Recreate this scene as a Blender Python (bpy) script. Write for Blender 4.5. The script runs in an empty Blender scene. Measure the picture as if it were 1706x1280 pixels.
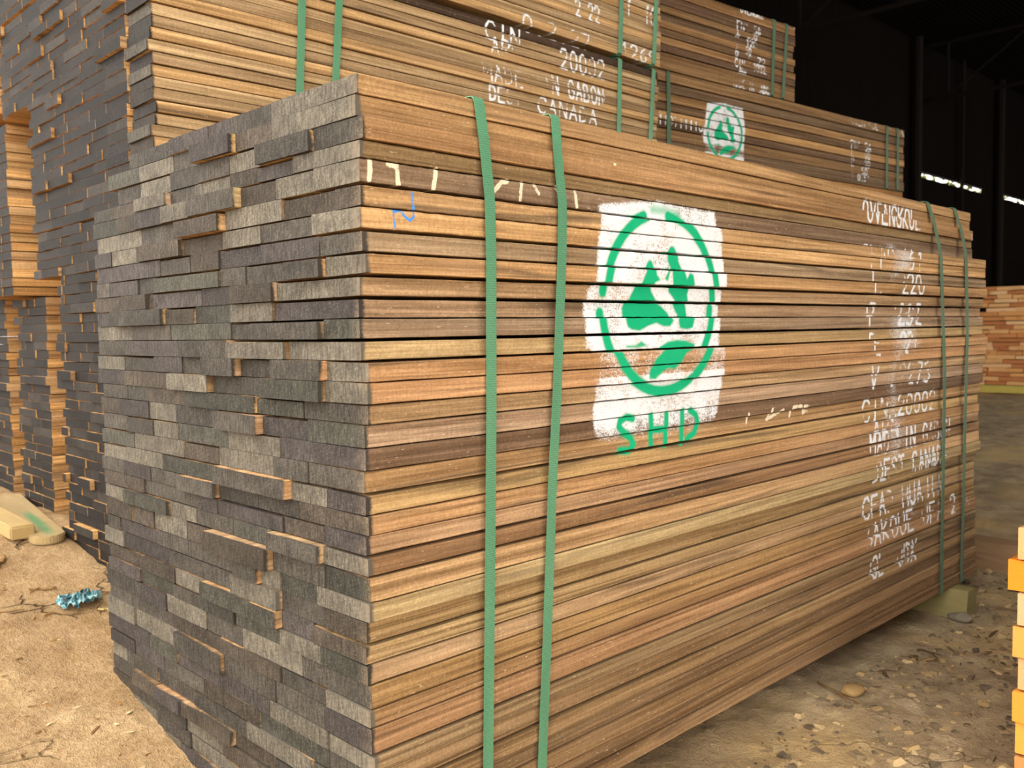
import bpy, bmesh, math, random
import numpy as np
from mathutils import Matrix, Vector, Euler

S = bpy.context.scene
COL = S.collection

# ------------------------------------------------------------------ camera, sky, light, exposure
cam_d = bpy.data.cameras.new('camera')
cam = bpy.data.objects.new('camera', cam_d)
COL.objects.link(cam)
RIGHT = Vector((0.714689, -0.699279, -0.015103))
UP = Vector((0.052369, 0.031965, 0.998116))
FWD = Vector((0.697479, 0.714134, -0.059466))
cam.matrix_world = Matrix(((RIGHT.x, UP.x, -FWD.x, -0.67376), (RIGHT.y, UP.y, -FWD.y, -0.95848), (RIGHT.z, UP.z, -FWD.z, 0.74813), (0, 0, 0, 1)))
cam_d.sensor_width = 36.0
cam_d.lens = 32.0
cam_d.clip_start = 0.02
cam_d.clip_end = 200
cam_d.dof.use_dof = True
cam_d.dof.focus_distance = 1.35
cam_d.dof.aperture_fstop = 9.0
S.camera = cam

world = bpy.data.worlds.new('overcast sky')
S.world = world
world.use_nodes = True
bg = world.node_tree.nodes['Background']
bg.inputs['Color'].default_value = (1.0, 0.955, 0.89, 1)
bg.inputs['Strength'].default_value = 4.4

S.view_settings.view_transform = 'Standard'
S.view_settings.look = 'None'
S.view_settings.gamma = 1
S.view_settings.use_curve_mapping = False
S.view_settings.exposure = 0.1
S.cycles.max_bounces = 5
S.cycles.diffuse_bounces = 4

ROOF_X = -0.7
FRONT_WALL = (0.9, 6.3, -3.7)   # unseen wall added to block low sky light: x from, x to, y
rng = np.random.default_rng(7)
R = random.Random(11)

# ------------------------------------------------------------------ measurements of the place (metres)
TREE_A = [(0.592, 0.864), (0.585, 0.857), (0.579, 0.844), (0.569, 0.828), (0.549, 0.804), (0.533, 0.782), (0.536, 0.764), (0.541, 0.75), (0.552, 0.745), (0.574, 0.743), (0.601, 0.752), (0.621, 0.756), (0.642, 0.75), (0.662, 0.75), (0.673, 0.76), (0.663, 0.774), (0.645, 0.785), (0.618, 0.797), (0.606, 0.811), (0.602, 0.825), (0.618, 0.83), (0.608, 0.839), (0.605, 0.853), (0.599, 0.863)]
TREE_B = [(0.657, 0.891), (0.646, 0.879), (0.644, 0.865), (0.653, 0.853), (0.654, 0.832), (0.656, 0.811), (0.673, 0.797), (0.684, 0.779), (0.693, 0.77), (0.687, 0.762), (0.691, 0.747), (0.713, 0.744), (0.731, 0.747), (0.739, 0.766), (0.722, 0.768), (0.717, 0.791), (0.713, 0.806), (0.721, 0.825), (0.717, 0.842), (0.706, 0.846), (0.697, 0.835), (0.688, 0.85), (0.677, 0.866), (0.676, 0.88), (0.667, 0.891)]
TWIG = [(0.629, 0.833), (0.639, 0.844), (0.644, 0.854), (0.649, 0.854), (0.639, 0.828)]
HILL = [(0.634, 0.715), (0.655, 0.723), (0.684, 0.726), (0.713, 0.724), (0.74, 0.717), (0.739, 0.711), (0.712, 0.708), (0.691, 0.701), (0.676, 0.685), (0.655, 0.674), (0.634, 0.676), (0.62, 0.67), (0.6, 0.659), (0.582, 0.66), (0.583, 0.674), (0.6, 0.694), (0.627, 0.71)]
TUFT = [(0.536, 0.719), (0.564, 0.719), (0.579, 0.726), (0.599, 0.717), (0.574, 0.714), (0.539, 0.714)]
RING = [[(0.795, 0.799), (0.794, 0.815), (0.791, 0.83), (0.787, 0.845), (0.781, 0.859), (0.773, 0.872), (0.765, 0.885), (0.755, 0.897), (0.743, 0.907), (0.731, 0.917), (0.719, 0.925), (0.705, 0.932), (0.691, 0.937), (0.676, 0.941), (0.661, 0.944)], [(0.59, 0.939), (0.576, 0.934), (0.562, 0.928), (0.55, 0.921), (0.538, 0.913), (0.527, 0.904), (0.517, 0.894), (0.507, 0.883), (0.499, 0.872), (0.492, 0.86), (0.486, 0.847), (0.482, 0.835), (0.478, 0.821), (0.475, 0.808)], [(0.475, 0.773), (0.477, 0.759), (0.48, 0.746), (0.485, 0.734), (0.49, 0.721), (0.497, 0.709), (0.505, 0.698), (0.514, 0.687), (0.524, 0.678), (0.534, 0.669), (0.546, 0.661), (0.559, 0.654), (0.572, 0.648), (0.586, 0.643), (0.6, 0.64)], [(0.589, 0.642), (0.604, 0.639), (0.619, 0.637), (0.635, 0.637), (0.65, 0.638), (0.666, 0.64), (0.681, 0.644), (0.696, 0.649), (0.711, 0.656)], [(0.721, 0.662), (0.734, 0.671), (0.747, 0.682), (0.758, 0.694), (0.768, 0.707), (0.776, 0.721), (0.784, 0.735), (0.789, 0.75), (0.793, 0.766), (0.795, 0.782)]]
SHD = [[(0.552, 0.594), (0.534, 0.598), (0.517, 0.592), (0.514, 0.583), (0.528, 0.572), (0.55, 0.561), (0.558, 0.549), (0.546, 0.539), (0.521, 0.542)], [(0.603, 0.595), (0.606, 0.542)], [(0.607, 0.57), (0.64, 0.568)], [(0.649, 0.594), (0.648, 0.54)], [(0.697, 0.596), (0.697, 0.539)], [(0.721, 0.596), (0.74, 0.586), (0.747, 0.567), (0.738, 0.553), (0.713, 0.543)]]
PATCH = [(0.468, 0.954), (0.629, 0.973), (0.816, 0.967), (0.826, 0.912), (0.832, 0.833), (0.824, 0.73), (0.822, 0.639), (0.815, 0.582), (0.799, 0.558), (0.783, 0.522), (0.557, 0.535), (0.462, 0.558), (0.447, 0.571), (0.44, 0.61), (0.445, 0.659), (0.442, 0.709), (0.428, 0.712), (0.43, 0.808), (0.443, 0.823), (0.451, 0.852), (0.456, 0.89)]
BLUE = [[(0.081, 0.93), (0.083, 0.913)], [(0.05, 0.905), (0.053, 0.882)], [(0.052, 0.904), (0.064, 0.905), (0.069, 0.898), (0.078, 0.894), (0.084, 0.899), (0.083, 0.912)]]
CREAM = [[(0.015, 0.964), (0.015, 0.952), (0.013, 0.941)], [(0.044, 0.963), (0.058, 0.963)], [(0.058, 0.963), (0.06, 0.938)], [(0.125, 0.965), (0.12, 0.939)], [(0.25, 0.962), (0.236, 0.948)], [(0.25, 0.962), (0.263, 0.964)], [(0.292, 0.964), (0.288, 0.939)], [(0.319, 0.964), (0.329, 0.953)], [(0.367, 0.966), (0.379, 0.955)], [(0.412, 0.964), (0.416, 0.941)], [(0.923, 0.574), (0.92, 0.556)], [(1.015, 0.577), (1.001, 0.558)], [(1.059, 0.572), (0.996, 0.556)], [(1.1, 0.575), (1.092, 0.557)], [(1.147, 0.574), (1.152, 0.554)], [(1.1, 0.575), (1.136, 0.575)], [(1.34, 0.907), (1.352, 0.893)], [(1.358, 0.909), (1.352, 0.893)], [(0.503, 1.029), (0.505, 1.017)]]
TEXT = [('OVENGKOL', 1.462, 1.795, 1.046, 0.985), ('FN° 61', 1.457, 1.778, 0.938, 0.877), ('L  220', 1.465, 1.769, 0.875, 0.829), ('P  232', 1.46, 1.783, 0.798, 0.742), ('E   27', 1.461, 1.727, 0.726, 0.666), ('V .2273', 1.463, 1.836, 0.646, 0.591), ('CIN 20002', 1.435, 1.889, 0.567, 0.518), ('ARN', 1.482, 1.639, 0.517, 0.47), ('MADE IN GABON', 1.466, 1.984, 0.482, 0.435), ('DEST CANADA', 1.497, 1.964, 0.413, 0.351), ('CFAD HUAJIA', 1.443, 1.946, 0.328, 0.277), ('BAKOUE UFA 2', 1.441, 2.039, 0.26, 0.208), ('GL  UDX', 1.478, 1.755, 0.179, 0.127)]
STRAPS = [[(0.202, 1.071), (0.21, 1.018), (0.22, 0.936), (0.221, 0.859), (0.216, 0.619), (0.207, 0.358), (0.198, 0.111)], [(0.359, 1.07), (0.364, 1.012), (0.373, 0.94), (0.371, 0.867), (0.355, 0.645), (0.343, 0.516), (0.327, 0.284), (0.311, 0.07)], [(1.792, 1.068), (1.83, 1.024), (1.882, 0.932), (1.9, 0.779), (1.919, 0.615), (1.919, 0.349), (1.916, 0.182)], [(1.981, 1.065), (2.037, 0.998), (2.068, 0.932), (2.086, 0.711), (2.077, 0.47), (2.073, 0.209), (2.068, 0.087)]]
ROWZ = [1.0734, 1.0469, 1.0189, 0.9893, 0.9663, 0.9365, 0.9067, 0.879, 0.8497, 0.8218, 0.7939, 0.7658, 0.7393, 0.7111, 0.6836, 0.6552, 0.6291, 0.5983, 0.5689, 0.5395, 0.5107, 0.485, 0.4592, 0.4317, 0.3979, 0.3711, 0.341, 0.3133, 0.287, 0.2551, 0.2303, 0.1958, 0.1678, 0.1398, 0.1118, 0.0838, 0.0558, 0.0278, 0]
SEAMS = [[0.209, 0.328, 0.4, 0.54, 0.709], [0.205, 0.313, 0.441, 0.532, 0.669, 0.807], [0.102, 0.242, 0.335, 0.437, 0.545, 0.668, 0.772], [0.152, 0.251, 0.336, 0.458, 0.55, 0.674, 0.796], [0.103, 0.201, 0.303, 0.457, 0.563, 0.688, 0.773], [0.056, 0.188, 0.355, 0.508, 0.672, 0.776], [0.112, 0.249, 0.365, 0.51, 0.682, 0.813], [0.096, 0.253, 0.382, 0.48, 0.595, 0.778], [0.085, 0.176, 0.297, 0.378, 0.62, 0.696, 0.828], [0.209, 0.334, 0.446, 0.645, 0.755], [0.221, 0.348, 0.474, 0.582, 0.808], [0.089, 0.271, 0.352, 0.566, 0.736], [0.18, 0.351, 0.521, 0.738], [0.087, 0.216, 0.325, 0.43, 0.526, 0.64, 0.774], [0.089, 0.255, 0.42, 0.57, 0.7, 0.777], [0.148, 0.278, 0.511, 0.675, 0.767], [0.138, 0.266, 0.4, 0.561, 0.67, 0.804], [0.213, 0.37, 0.55, 0.65, 0.769], [0.139, 0.234, 0.404, 0.532, 0.739], [0.094, 0.187, 0.407, 0.619, 0.783], [0.169, 0.284, 0.411, 0.543, 0.67, 0.795], [0.103, 0.212, 0.413, 0.485, 0.699], [0.106, 0.243, 0.365, 0.494, 0.597, 0.787], [0.104, 0.243, 0.442, 0.536, 0.666, 0.761], [0.125, 0.224, 0.278, 0.352, 0.529, 0.654, 0.715, 0.824], [0.113, 0.226, 0.368, 0.608, 0.809], [0.141, 0.228, 0.471, 0.582, 0.721], [0.121, 0.232, 0.371, 0.487, 0.593, 0.733], [0.172, 0.349, 0.471, 0.624, 0.752], [0.11, 0.231, 0.424, 0.607, 0.787], [0.117, 0.248, 0.411, 0.584, 0.77], [0.108, 0.268, 0.436, 0.586, 0.704], [0.108, 0.301, 0.488, 0.643, 0.773], [0.152, 0.34, 0.525, 0.675, 0.817], [0.139, 0.255, 0.385, 0.567, 0.671, 0.776], [0.125, 0.279, 0.426, 0.56, 0.76], [0.137, 0.257, 0.421, 0.548, 0.684], [0.129, 0.285, 0.475, 0.585, 0.691, 0.814]]
PROUD = {1: [2], 2: [1], 3: [5], 4: [3, 4, 5], 5: [3], 6: [4], 8: [1, 4], 9: [1, 4], 10: [4], 11: [1], 12: [1, 2], 13: [1, 3], 14: [1, 3], 15: [2], 16: [2], 19: [2], 20: [3], 22: [1, 5], 23: [2], 24: [3], 25: [2], 26: [2]}
FACE = [0.0024, 0.0032, -0.0084, -0.0022, -0.0014, -0.0015, 0.0003, -0.0016, -0.0069, 0.0045, 0.0107, 0.0044, 0.0043, -0.0092, -0.0075, -0.0022, 0.0012, 0.003, 0.0083, 0.0073, 0.0019, 0.0026, 0.0016, 0.0006, -0.002, 0.0085, 0.0093, 0.0092, 0.0064, 0.0054, 0.0018, 0.0009, 0.0035, 0.001, 0.005, 0.0, 0.003, -0.002]
B_ORIGIN = (2.15, 1.1097, 0.0)
TEXT_A = [('CIN', 1.101, 1.249, 1.616, 1.568), ('20002', 1.411, 1.629, 1.601, 1.542), ('ARN', 1.123, 1.248, 1.576, 1.53), ('MADE', 1.092, 1.259, 1.5, 1.454), ('IN GABON', 1.34, 1.628, 1.513, 1.46), ('DEST', 1.12, 1.255, 1.443, 1.401), ('CANADA', 1.316, 1.597, 1.442, 1.396), ('0.2.27', 1.25, 1.562, 1.668, 1.62), ('1  10', 1.742, 1.905, 1.829, 1.774), ('1269', 1.709, 1.904, 1.684, 1.638), ('2 22', 1.487, 1.608, 1.767, 1.716)]
TEXT_B = [('OVENGKOL', 0.4689, 0.6504, 2.0406, 2.0122), ('FN° 58', 0.4493, 0.6133, 1.9752, 1.9446), ('L  300', 0.4532, 0.5888, 1.9477, 1.9193), ('P  120', 0.4454, 0.5888, 1.9178, 1.8895), ('E  50', 0.4454, 0.5483, 1.8824, 1.854), ('V  0.72', 0.4376, 0.6467, 1.8526, 1.8242), ('CIN 20002', 0.4376, 0.6468, 1.8242, 1.7934), ('ARN', 0.4649, 0.5123, 1.7957, 1.7718), ('MADE IN GABON', 0.4297, 0.689, 1.7448, 1.714), ('OVENGKOL', 1.3047, 1.5497, 1.7127, 1.6772), ('FN° 54', 1.3061, 1.4859, 1.6034, 1.5677), ('L  160', 1.3066, 1.4757, 1.565, 1.5293), ('P   90', 1.3072, 1.4763, 1.5238, 1.4881), ('E  50', 1.3077, 1.4553, 1.4854, 1.4524), ('V 0.51', 1.3081, 1.4775, 1.4524, 1.4248), ('110711110', -0.0227, 0.2412, 1.5411, 1.508)]
V_A = []
V_B = [[(0.8437, 2.0232), (0.8616, 2.0013), (0.8704, 2.0258)], [(1.7662, 1.7016), (1.7903, 1.6752), (1.8015, 1.703)]]
LOGO_B = ((0.2526, 1.636), (0.5044, 1.6558), (0.2519, 1.4719), (0.3832, 1.5606))
STRAP_A = [[(0.512, 1.531), (0.501, 1.343)], [(0.616, 1.556), (0.602, 1.384)], [(1.705, 1.813), (1.696, 1.635)], [(1.892, 1.857), (1.876, 1.635)], [(1.696, 1.629), (1.687, 1.416)], [(1.876, 1.619), (1.857, 1.407)]]
STRAP_B = [[(0.0288, 1.7293), (0.0304, 1.4816)], [(1.6164, 1.7202), (1.6166, 1.3954)], [(1.7193, 1.7132), (1.7198, 1.3923)], [(0.6965, 2.0291), (0.6806, 1.7354)], [(0.7866, 2.0271), (0.7575, 1.7346)]]
C_ROWS = [2.0257, 1.9854, 1.9449, 1.9171, 1.8893, 1.8614, 1.8335, 1.8031, 1.7751, 1.7344]
C_END = [(0.8659, 2.0249), (0.8364, 1.7337)]
B_ROWS = [1.7082, 1.6671, 1.629, 1.5937, 1.5614, 1.526, 1.4965, 1.4523, 1.405]
B_END = [(1.8014, 1.7089), (1.79, 1.404)]
B_LEFTBOT = (-0.0266, 1.4702)
B_TOPLEFT = (-0.0081, 1.7012)
C_TOP = (0.5003, 2.0472)
A_ROWS_R = [(1.909, 1.861), (1.906, 1.62), (1.905, 1.428)]

# ------------------------------------------------------------------ helpers
ORD = ['top', 'second', 'third', 'fourth', 'fifth', 'sixth', 'seventh', 'eighth', 'ninth', 'tenth', 'eleventh', 'twelfth', 'thirteenth', 'fourteenth', 'fifteenth', 'sixteenth', 'seventeenth', 'eighteenth', 'nineteenth', 'twentieth', 'twenty-first', 'twenty-second', 'twenty-third', 'twenty-fourth', 'twenty-fifth', 'twenty-sixth', 'twenty-seventh', 'twenty-eighth', 'twenty-ninth', 'thirtieth', 'thirty-first', 'thirty-second', 'thirty-third', 'thirty-fourth', 'thirty-fifth', 'thirty-sixth', 'thirty-seventh', 'bottom']


def rowname(r, n=38):
    return 'top row' if r == 0 else 'bottom row' if r == n - 1 else ORD[r] + ' row down'


def lin(c):
    """sRGB 0-255 to linear."""
    return tuple((v / 12.92 if v <= 0.04045 else ((v + 0.055) / 1.055) ** 2.4) for v in (x / 255 for x in c))


def tag(o, label=None, cat=None, group=None, kind=None):
    if label: o['label'] = label
    if cat: o['category'] = cat
    if group: o['group'] = group
    if kind: o['kind'] = kind
    return o


def link(name, me, mats=(), parent=None, loc=(0, 0, 0), rz=0):
    o = bpy.data.objects.new(name, me)
    COL.objects.link(o)
    for m in mats: me.materials.append(m)
    o.location = loc
    o.rotation_euler = (0, 0, rz)
    if parent: o.parent = parent
    return o


def empty(name, loc=(0, 0, 0)):
    o = bpy.data.objects.new(name, None)
    COL.objects.link(o)
    o.location = loc
    o.empty_display_size = 0.1
    return o


def tint_attr(me, cols):
    a = me.attributes.new('tint', 'FLOAT_COLOR', 'POINT')
    a.data.foreach_set('color', np.asarray(cols, np.float32).ravel())


def vnoise(x, y, seed=0):
    xi = np.floor(x).astype(np.int64); yi = np.floor(y).astype(np.int64)
    fx = x - xi; fy = y - yi
    fx = fx * fx * (3 - 2 * fx); fy = fy * fy * (3 - 2 * fy)
    def h(a, b):
        n = (a * 374761393 + b * 668265263 + seed * 1442695041) & 0x7fffffff
        n = ((n ^ (n >> 13)) * 1274126177) & 0x7fffffff
        return ((n ^ (n >> 16)) & 0xffff) / 65535.0
    return (h(xi, yi) * (1 - fx) + h(xi + 1, yi) * fx) * (1 - fy) + (h(xi, yi + 1) * (1 - fx) + h(xi + 1, yi + 1) * fx) * fy - 0.5


def sstep(a, b, x):
    t = np.clip((x - a) / (b - a), 0, 1)
    return t * t * (3 - 2 * t)


def ground_z(x, y):
    x = np.asarray(x, float); y = np.asarray(y, float)
    ramp = np.interp(y, [-.2, .2, .45, .9, 1.3, 1.6, 1.9, 2.4, 5, 20], [-.08, -.065, -.015, .065, .175, .225, .24, .24, .25, .3])
    w = 1 - sstep(.2, .75, x)
    return -.08 + (ramp + .08) * w


def gz(x, y):
    return float(ground_z(x, y))


# ------------------------------------------------------------------ node material helper
class NT:
    def __init__(self, name):
        self.m = bpy.data.materials.new(name)
        self.m.use_nodes = True
        self.t = self.m.node_tree
        self.b = self.t.nodes['Principled BSDF']

    def n(self, typ, **kw):
        nd = self.t.nodes.new('ShaderNode' + typ)
        for k, v in kw.items():
            if k.startswith('i_'):
                self.set(nd.inputs[k[2:]], v)
            else:
                setattr(nd, k, v)
        return nd

    def set(self, sock, v):
        if isinstance(v, bpy.types.NodeSocket):
            self.t.links.new(v, sock)
        else:
            sock.default_value = v

    def math(self, op, a, b=None, c=None, clamp=False):
        nd = self.t.nodes.new('ShaderNodeMath'); nd.operation = op; nd.use_clamp = clamp
        for i, v in enumerate((a, b, c)):
            if v is not None: self.set(nd.inputs[i], v)
        return nd.outputs[0]

    def mix(self, f, a, b, mode='MIX'):
        nd = self.t.nodes.new('ShaderNodeMix'); nd.data_type = 'RGBA'; nd.blend_type = mode
        self.set(nd.inputs[0], f); self.set(nd.inputs[6], a); self.set(nd.inputs[7], b)
        return nd.outputs[2]

    def ramp(self, f, stops):
        nd = self.t.nodes.new('ShaderNodeValToRGB')
        while len(nd.color_ramp.elements) < len(stops): nd.color_ramp.elements.new(0.5)
        for e, (p, c) in zip(nd.color_ramp.elements, stops):
            e.position = p
            e.color = (c, c, c, 1) if not isinstance(c, tuple) else (*c, 1)
        self.set(nd.inputs[0], f)
        return nd.outputs[0]

    def mapr(self, f, a, b, c, d):
        nd = self.t.nodes.new('ShaderNodeMapRange')
        for i, v in enumerate((f, a, b, c, d)): self.set(nd.inputs[i], v)
        return nd.outputs[0]

    def vec(self, scale, off=None, coord='Object'):
        tc = self.n('TexCoord')
        v = tc.outputs[coord]
        if off is not None:
            nd = self.n('VectorMath', operation='ADD'); self.set(nd.inputs[0], v); self.set(nd.inputs[1], off); v = nd.outputs[0]
        mp = self.n('Mapping'); self.set(mp.inputs['Vector'], v); mp.inputs['Scale'].default_value = scale
        return mp.outputs[0]

    def noise(self, vec, scale=1.0, detail=3.0, rough=0.55, dist=0.0):
        nd = self.n('TexNoise')
        self.set(nd.inputs['Vector'], vec)
        nd.inputs['Scale'].default_value = scale; nd.inputs['Detail'].default_value = detail
        nd.inputs['Roughness'].default_value = rough; nd.inputs['Distortion'].default_value = dist
        return nd.outputs[0]

    def out(self, col, rough=0.8, spec=0.25, bump=None, strength=0.3, dist=0.001):
        self.set(self.b.inputs['Base Color'], col)
        self.set(self.b.inputs['Roughness'], rough)
        self.b.inputs['Specular IOR Level'].default_value = spec
        if bump is not None:
            bp = self.n('Bump'); self.set(bp.inputs['Height'], bump)
            bp.inputs['Strength'].default_value = strength; bp.inputs['Distance'].default_value = dist
            self.t.links.new(bp.outputs[0], self.b.inputs['Normal'])
        return self.m


def rnd_offset(M, at):
    off = M.n('CombineXYZ')
    for i, k in enumerate((37.0, 91.0, 53.0)):
        M.set(off.inputs[i], M.math('MULTIPLY', at.outputs['Alpha'], k))
    return off.outputs[0]


def wood_tint(c):
    l = lin(c); g = .3 * l[0] + .5 * l[1] + .2 * l[2]
    return tuple((.80 * v + .20 * g) * k for v, k in zip(l, (.99, 1.0, .90)))


def wood_material(name, painted=False, coord='Object'):
    M = NT(name)
    at = M.n('Attribute', attribute_name='tint')
    off = rnd_offset(M, at)
    streak = M.noise(M.vec((1.1, 45, 110), off, coord), 1.0, 5, .62, .7)
    broad = M.noise(M.vec((1.1, 9, 26), off, coord), 1.0, 3, .5, 1.2)
    fine = M.noise(M.vec((14, 300, 420), off, coord), 1.0, 2, .6)
    fuzz = M.noise(M.vec((260, 260, 260), off, coord), 1.0, 3, .7)
    saw = M.noise(M.vec((190, 3, 9), off, coord), 1.0, 2, .6)
    patch = M.noise(M.vec((3.2, 5, 12), off, coord), 1.0, 2, .5)
    v = M.mapr(streak, .30, .70, .38, 1.40)
    v = M.math('MULTIPLY', v, M.mapr(broad, .3, .72, .68, 1.2))
    v = M.math('MULTIPLY', v, M.mapr(fine, .25, .75, .78, 1.18))
    v = M.math('MULTIPLY', v, M.mapr(fuzz, .3, .75, .76, 1.2))
    v = M.math('MULTIPLY', v, M.mapr(saw, .3, .7, .95, 1.05))
    vc = M.n('CombineColor')
    for i, g in enumerate((.9, 1.0, 1.12)):
        M.set(vc.inputs[i], M.math('POWER', v, g))
    col = M.mix(1.0, at.outputs['Color'], vc.outputs[0], 'MULTIPLY')
    # dark heartwood streaks and pinkish-grey weathering, both part of the wood
    dk = M.ramp(broad, [(.58, 0.0), (.72, .8)])
    col = M.mix(dk, col, (.075, .047, .027, 1))
    col = M.mix(M.ramp(patch, [(.56, 0.0), (.75, .45)]), col, M.mix(1.0, at.outputs['Color'], (.80, .80, .88, 1), 'MULTIPLY'))
    fleck = M.ramp(M.noise(M.vec((90, 420, 420), off, coord), 1.0, 1, .5), [(.70, 0.0), (.78, .55)])
    col = M.mix(fleck, col, (.72, .55, .36, 1))
    if coord == 'Object':
        # end sealer that ran over the edges
        sx = M.n('SeparateXYZ'); M.set(sx.inputs[0], M.n('TexCoord').outputs['Object'])
        run = M.math('SUBTRACT', M.math('ADD', M.math('MULTIPLY', patch, .030), M.math('MULTIPLY', fuzz, .010)), M.math('ADD', M.math('ABSOLUTE', sx.outputs[0]), .013))
        se = M.n('Attribute', attribute_name='sealer')
        col = M.mix(M.math('MULTIPLY', run, 220.0, clamp=True), col, se.outputs['Color'])
    if painted:
        pa = M.n('Attribute', attribute_name='paint')
        sp = M.n('SeparateColor'); M.set(sp.inputs[0], pa.outputs['Color'])
        grain = M.noise(M.vec((330, 380, 380), None, coord), 1.0, 2, .75)
        grain2 = M.noise(M.vec((90, 240, 240), None, coord), 1.0, 2, .6)
        g = M.math('ADD', M.math('MULTIPLY', grain, .65), M.math('MULTIPLY', grain2, .35))
        def cover(c, gain, bias):
            # spray paint catches the raised fibres first
            return M.math('MULTIPLY', M.math('SUBTRACT', M.math('MULTIPLY', c, bias), g), gain, clamp=True)
        col = M.mix(cover(sp.outputs[0], 5.0, .70), col, (.80, .82, .84, 1))
        gf = M.math('SUBTRACT', M.math('MULTIPLY', sp.outputs[1], 1.35), M.math('ADD', M.math('MULTIPLY', g, .9), -.26), clamp=True)
        col = M.mix(gf, col, (.008, .42, .19, 1))
        col = M.mix(cover(sp.outputs[2], 4.0, .9), col, (.06, .28, .72, 1))
        col = M.mix(cover(pa.outputs['Alpha'], 4.0, .85), col, (.80, .70, .50, 1))
    h = M.math('ADD', M.math('MULTIPLY', streak, .6), M.math('ADD', M.math('MULTIPLY', fuzz, .5), M.math('MULTIPLY', saw, .25)))
    return M.out(col, .82, .18, h, .55, .0022)


def sealed_end_material(name, corner=False, coord='Object'):
    M = NT(name)
    at = M.n('Attribute', attribute_name='tint')
    off = rnd_offset(M, at)
    base = M.n('Attribute', attribute_name='sealer')
    fib = M.noise(M.vec((60, 210, 60), off, coord), 1.0, 3, .65)
    fuzz = M.noise(M.vec((420, 420, 420), off, coord), 1.0, 2, .7)
    blot = M.noise(M.vec((12, 12, 22), off, coord), 1.0, 3, .6, .5)
    wv = M.n('TexWave', wave_type='RINGS', rings_direction='X')
    M.set(wv.inputs['Vector'], M.vec((20, 26, 60), off, coord))
    wv.inputs['Scale'].default_value = .9; wv.inputs['Distortion'].default_value = 5.0; wv.inputs['Detail'].default_value = 3
    v = M.mapr(fib, .3, .7, .52, 1.42)
    v = M.math('MULTIPLY', v, M.mapr(blot, .3, .7, .72, 1.25))
    v = M.math('MULTIPLY', v, M.mapr(fuzz, .3, .72, .62, 1.32))
    v = M.math('MULTIPLY', v, M.mapr(wv.outputs['Fac'], 0, 1, .95, 1.06))
    vc = M.n('CombineColor')
    for i in range(3): M.set(vc.inputs[i], v)
    col = M.mix(1.0, base.outputs['Color'], vc.outputs[0], 'MULTIPLY')
    col = M.mix(M.ramp(fuzz, [(.62, 0.0), (.76, .5)]), col, (.24, .215, .18, 1))
    if corner:
        # the sealer thins out towards the long side, raw fibres show through
        sx = M.n('SeparateXYZ'); M.set(sx.inputs[0], M.n('TexCoord').outputs['Object'])
        near = M.mapr(sx.outputs[1], 0.0, .06, .50, 0.0)
        k = M.math('MULTIPLY', M.math('SUBTRACT', M.math('ADD', near, M.math('MULTIPLY', blot, .5)), M.math('ADD', M.math('MULTIPLY', fuzz, .9), .18)), 3.0, clamp=True)
        col = M.mix(M.math('MULTIPLY', k, .8), col, (.26, .19, .12, 1))
    h = M.math('ADD', M.math('MULTIPLY', fib, .6), M.math('MULTIPLY', fuzz, .6))
    return M.out(col, .72, .14, h, .6, .0022)


WOOD = wood_material('sawn wood')
PWOOD = wood_material('sawn wood with sprayed marks', True)
SEAL = sealed_end_material('grey end sealer')
SEALC = sealed_end_material('grey end sealer at the corner', True)


# ------------------------------------------------------------------ sprayed and chalked marks
def seg_dist(X, Z, pts):
    d = np.full(X.shape, 9.0)
    for (x0, z0), (x1, z1) in zip(pts[:-1], pts[1:]):
        dx, dz = x1 - x0, z1 - z0
        t = np.clip(((X - x0) * dx + (Z - z0) * dz) / max(dx * dx + dz * dz, 1e-12), 0, 1)
        d = np.minimum(d, np.hypot(X - x0 - t * dx, Z - z0 - t * dz))
    return d


def inside(X, Z, poly):
    c = np.zeros(X.shape, bool)
    n = len(poly)
    for i in range(n):
        x0, z0 = poly[i]; x1, z1 = poly[(i + 1) % n]
        if z0 == z1: continue
        hit = ((z0 > Z) != (z1 > Z)) & (X < (x1 - x0) * (Z - z0) / (z1 - z0) + x0)
        c ^= hit
    return c


def fill(X, Z, poly, soft):
    d = seg_dist(X, Z, list(poly) + [poly[0]])
    s = np.where(inside(X, Z, poly), d, -d)
    return sstep(-soft, soft, s)


def stroke(X, Z, pts, w, soft):
    return 1 - sstep(w - soft, w + soft, seg_dist(X, Z, pts))


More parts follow.
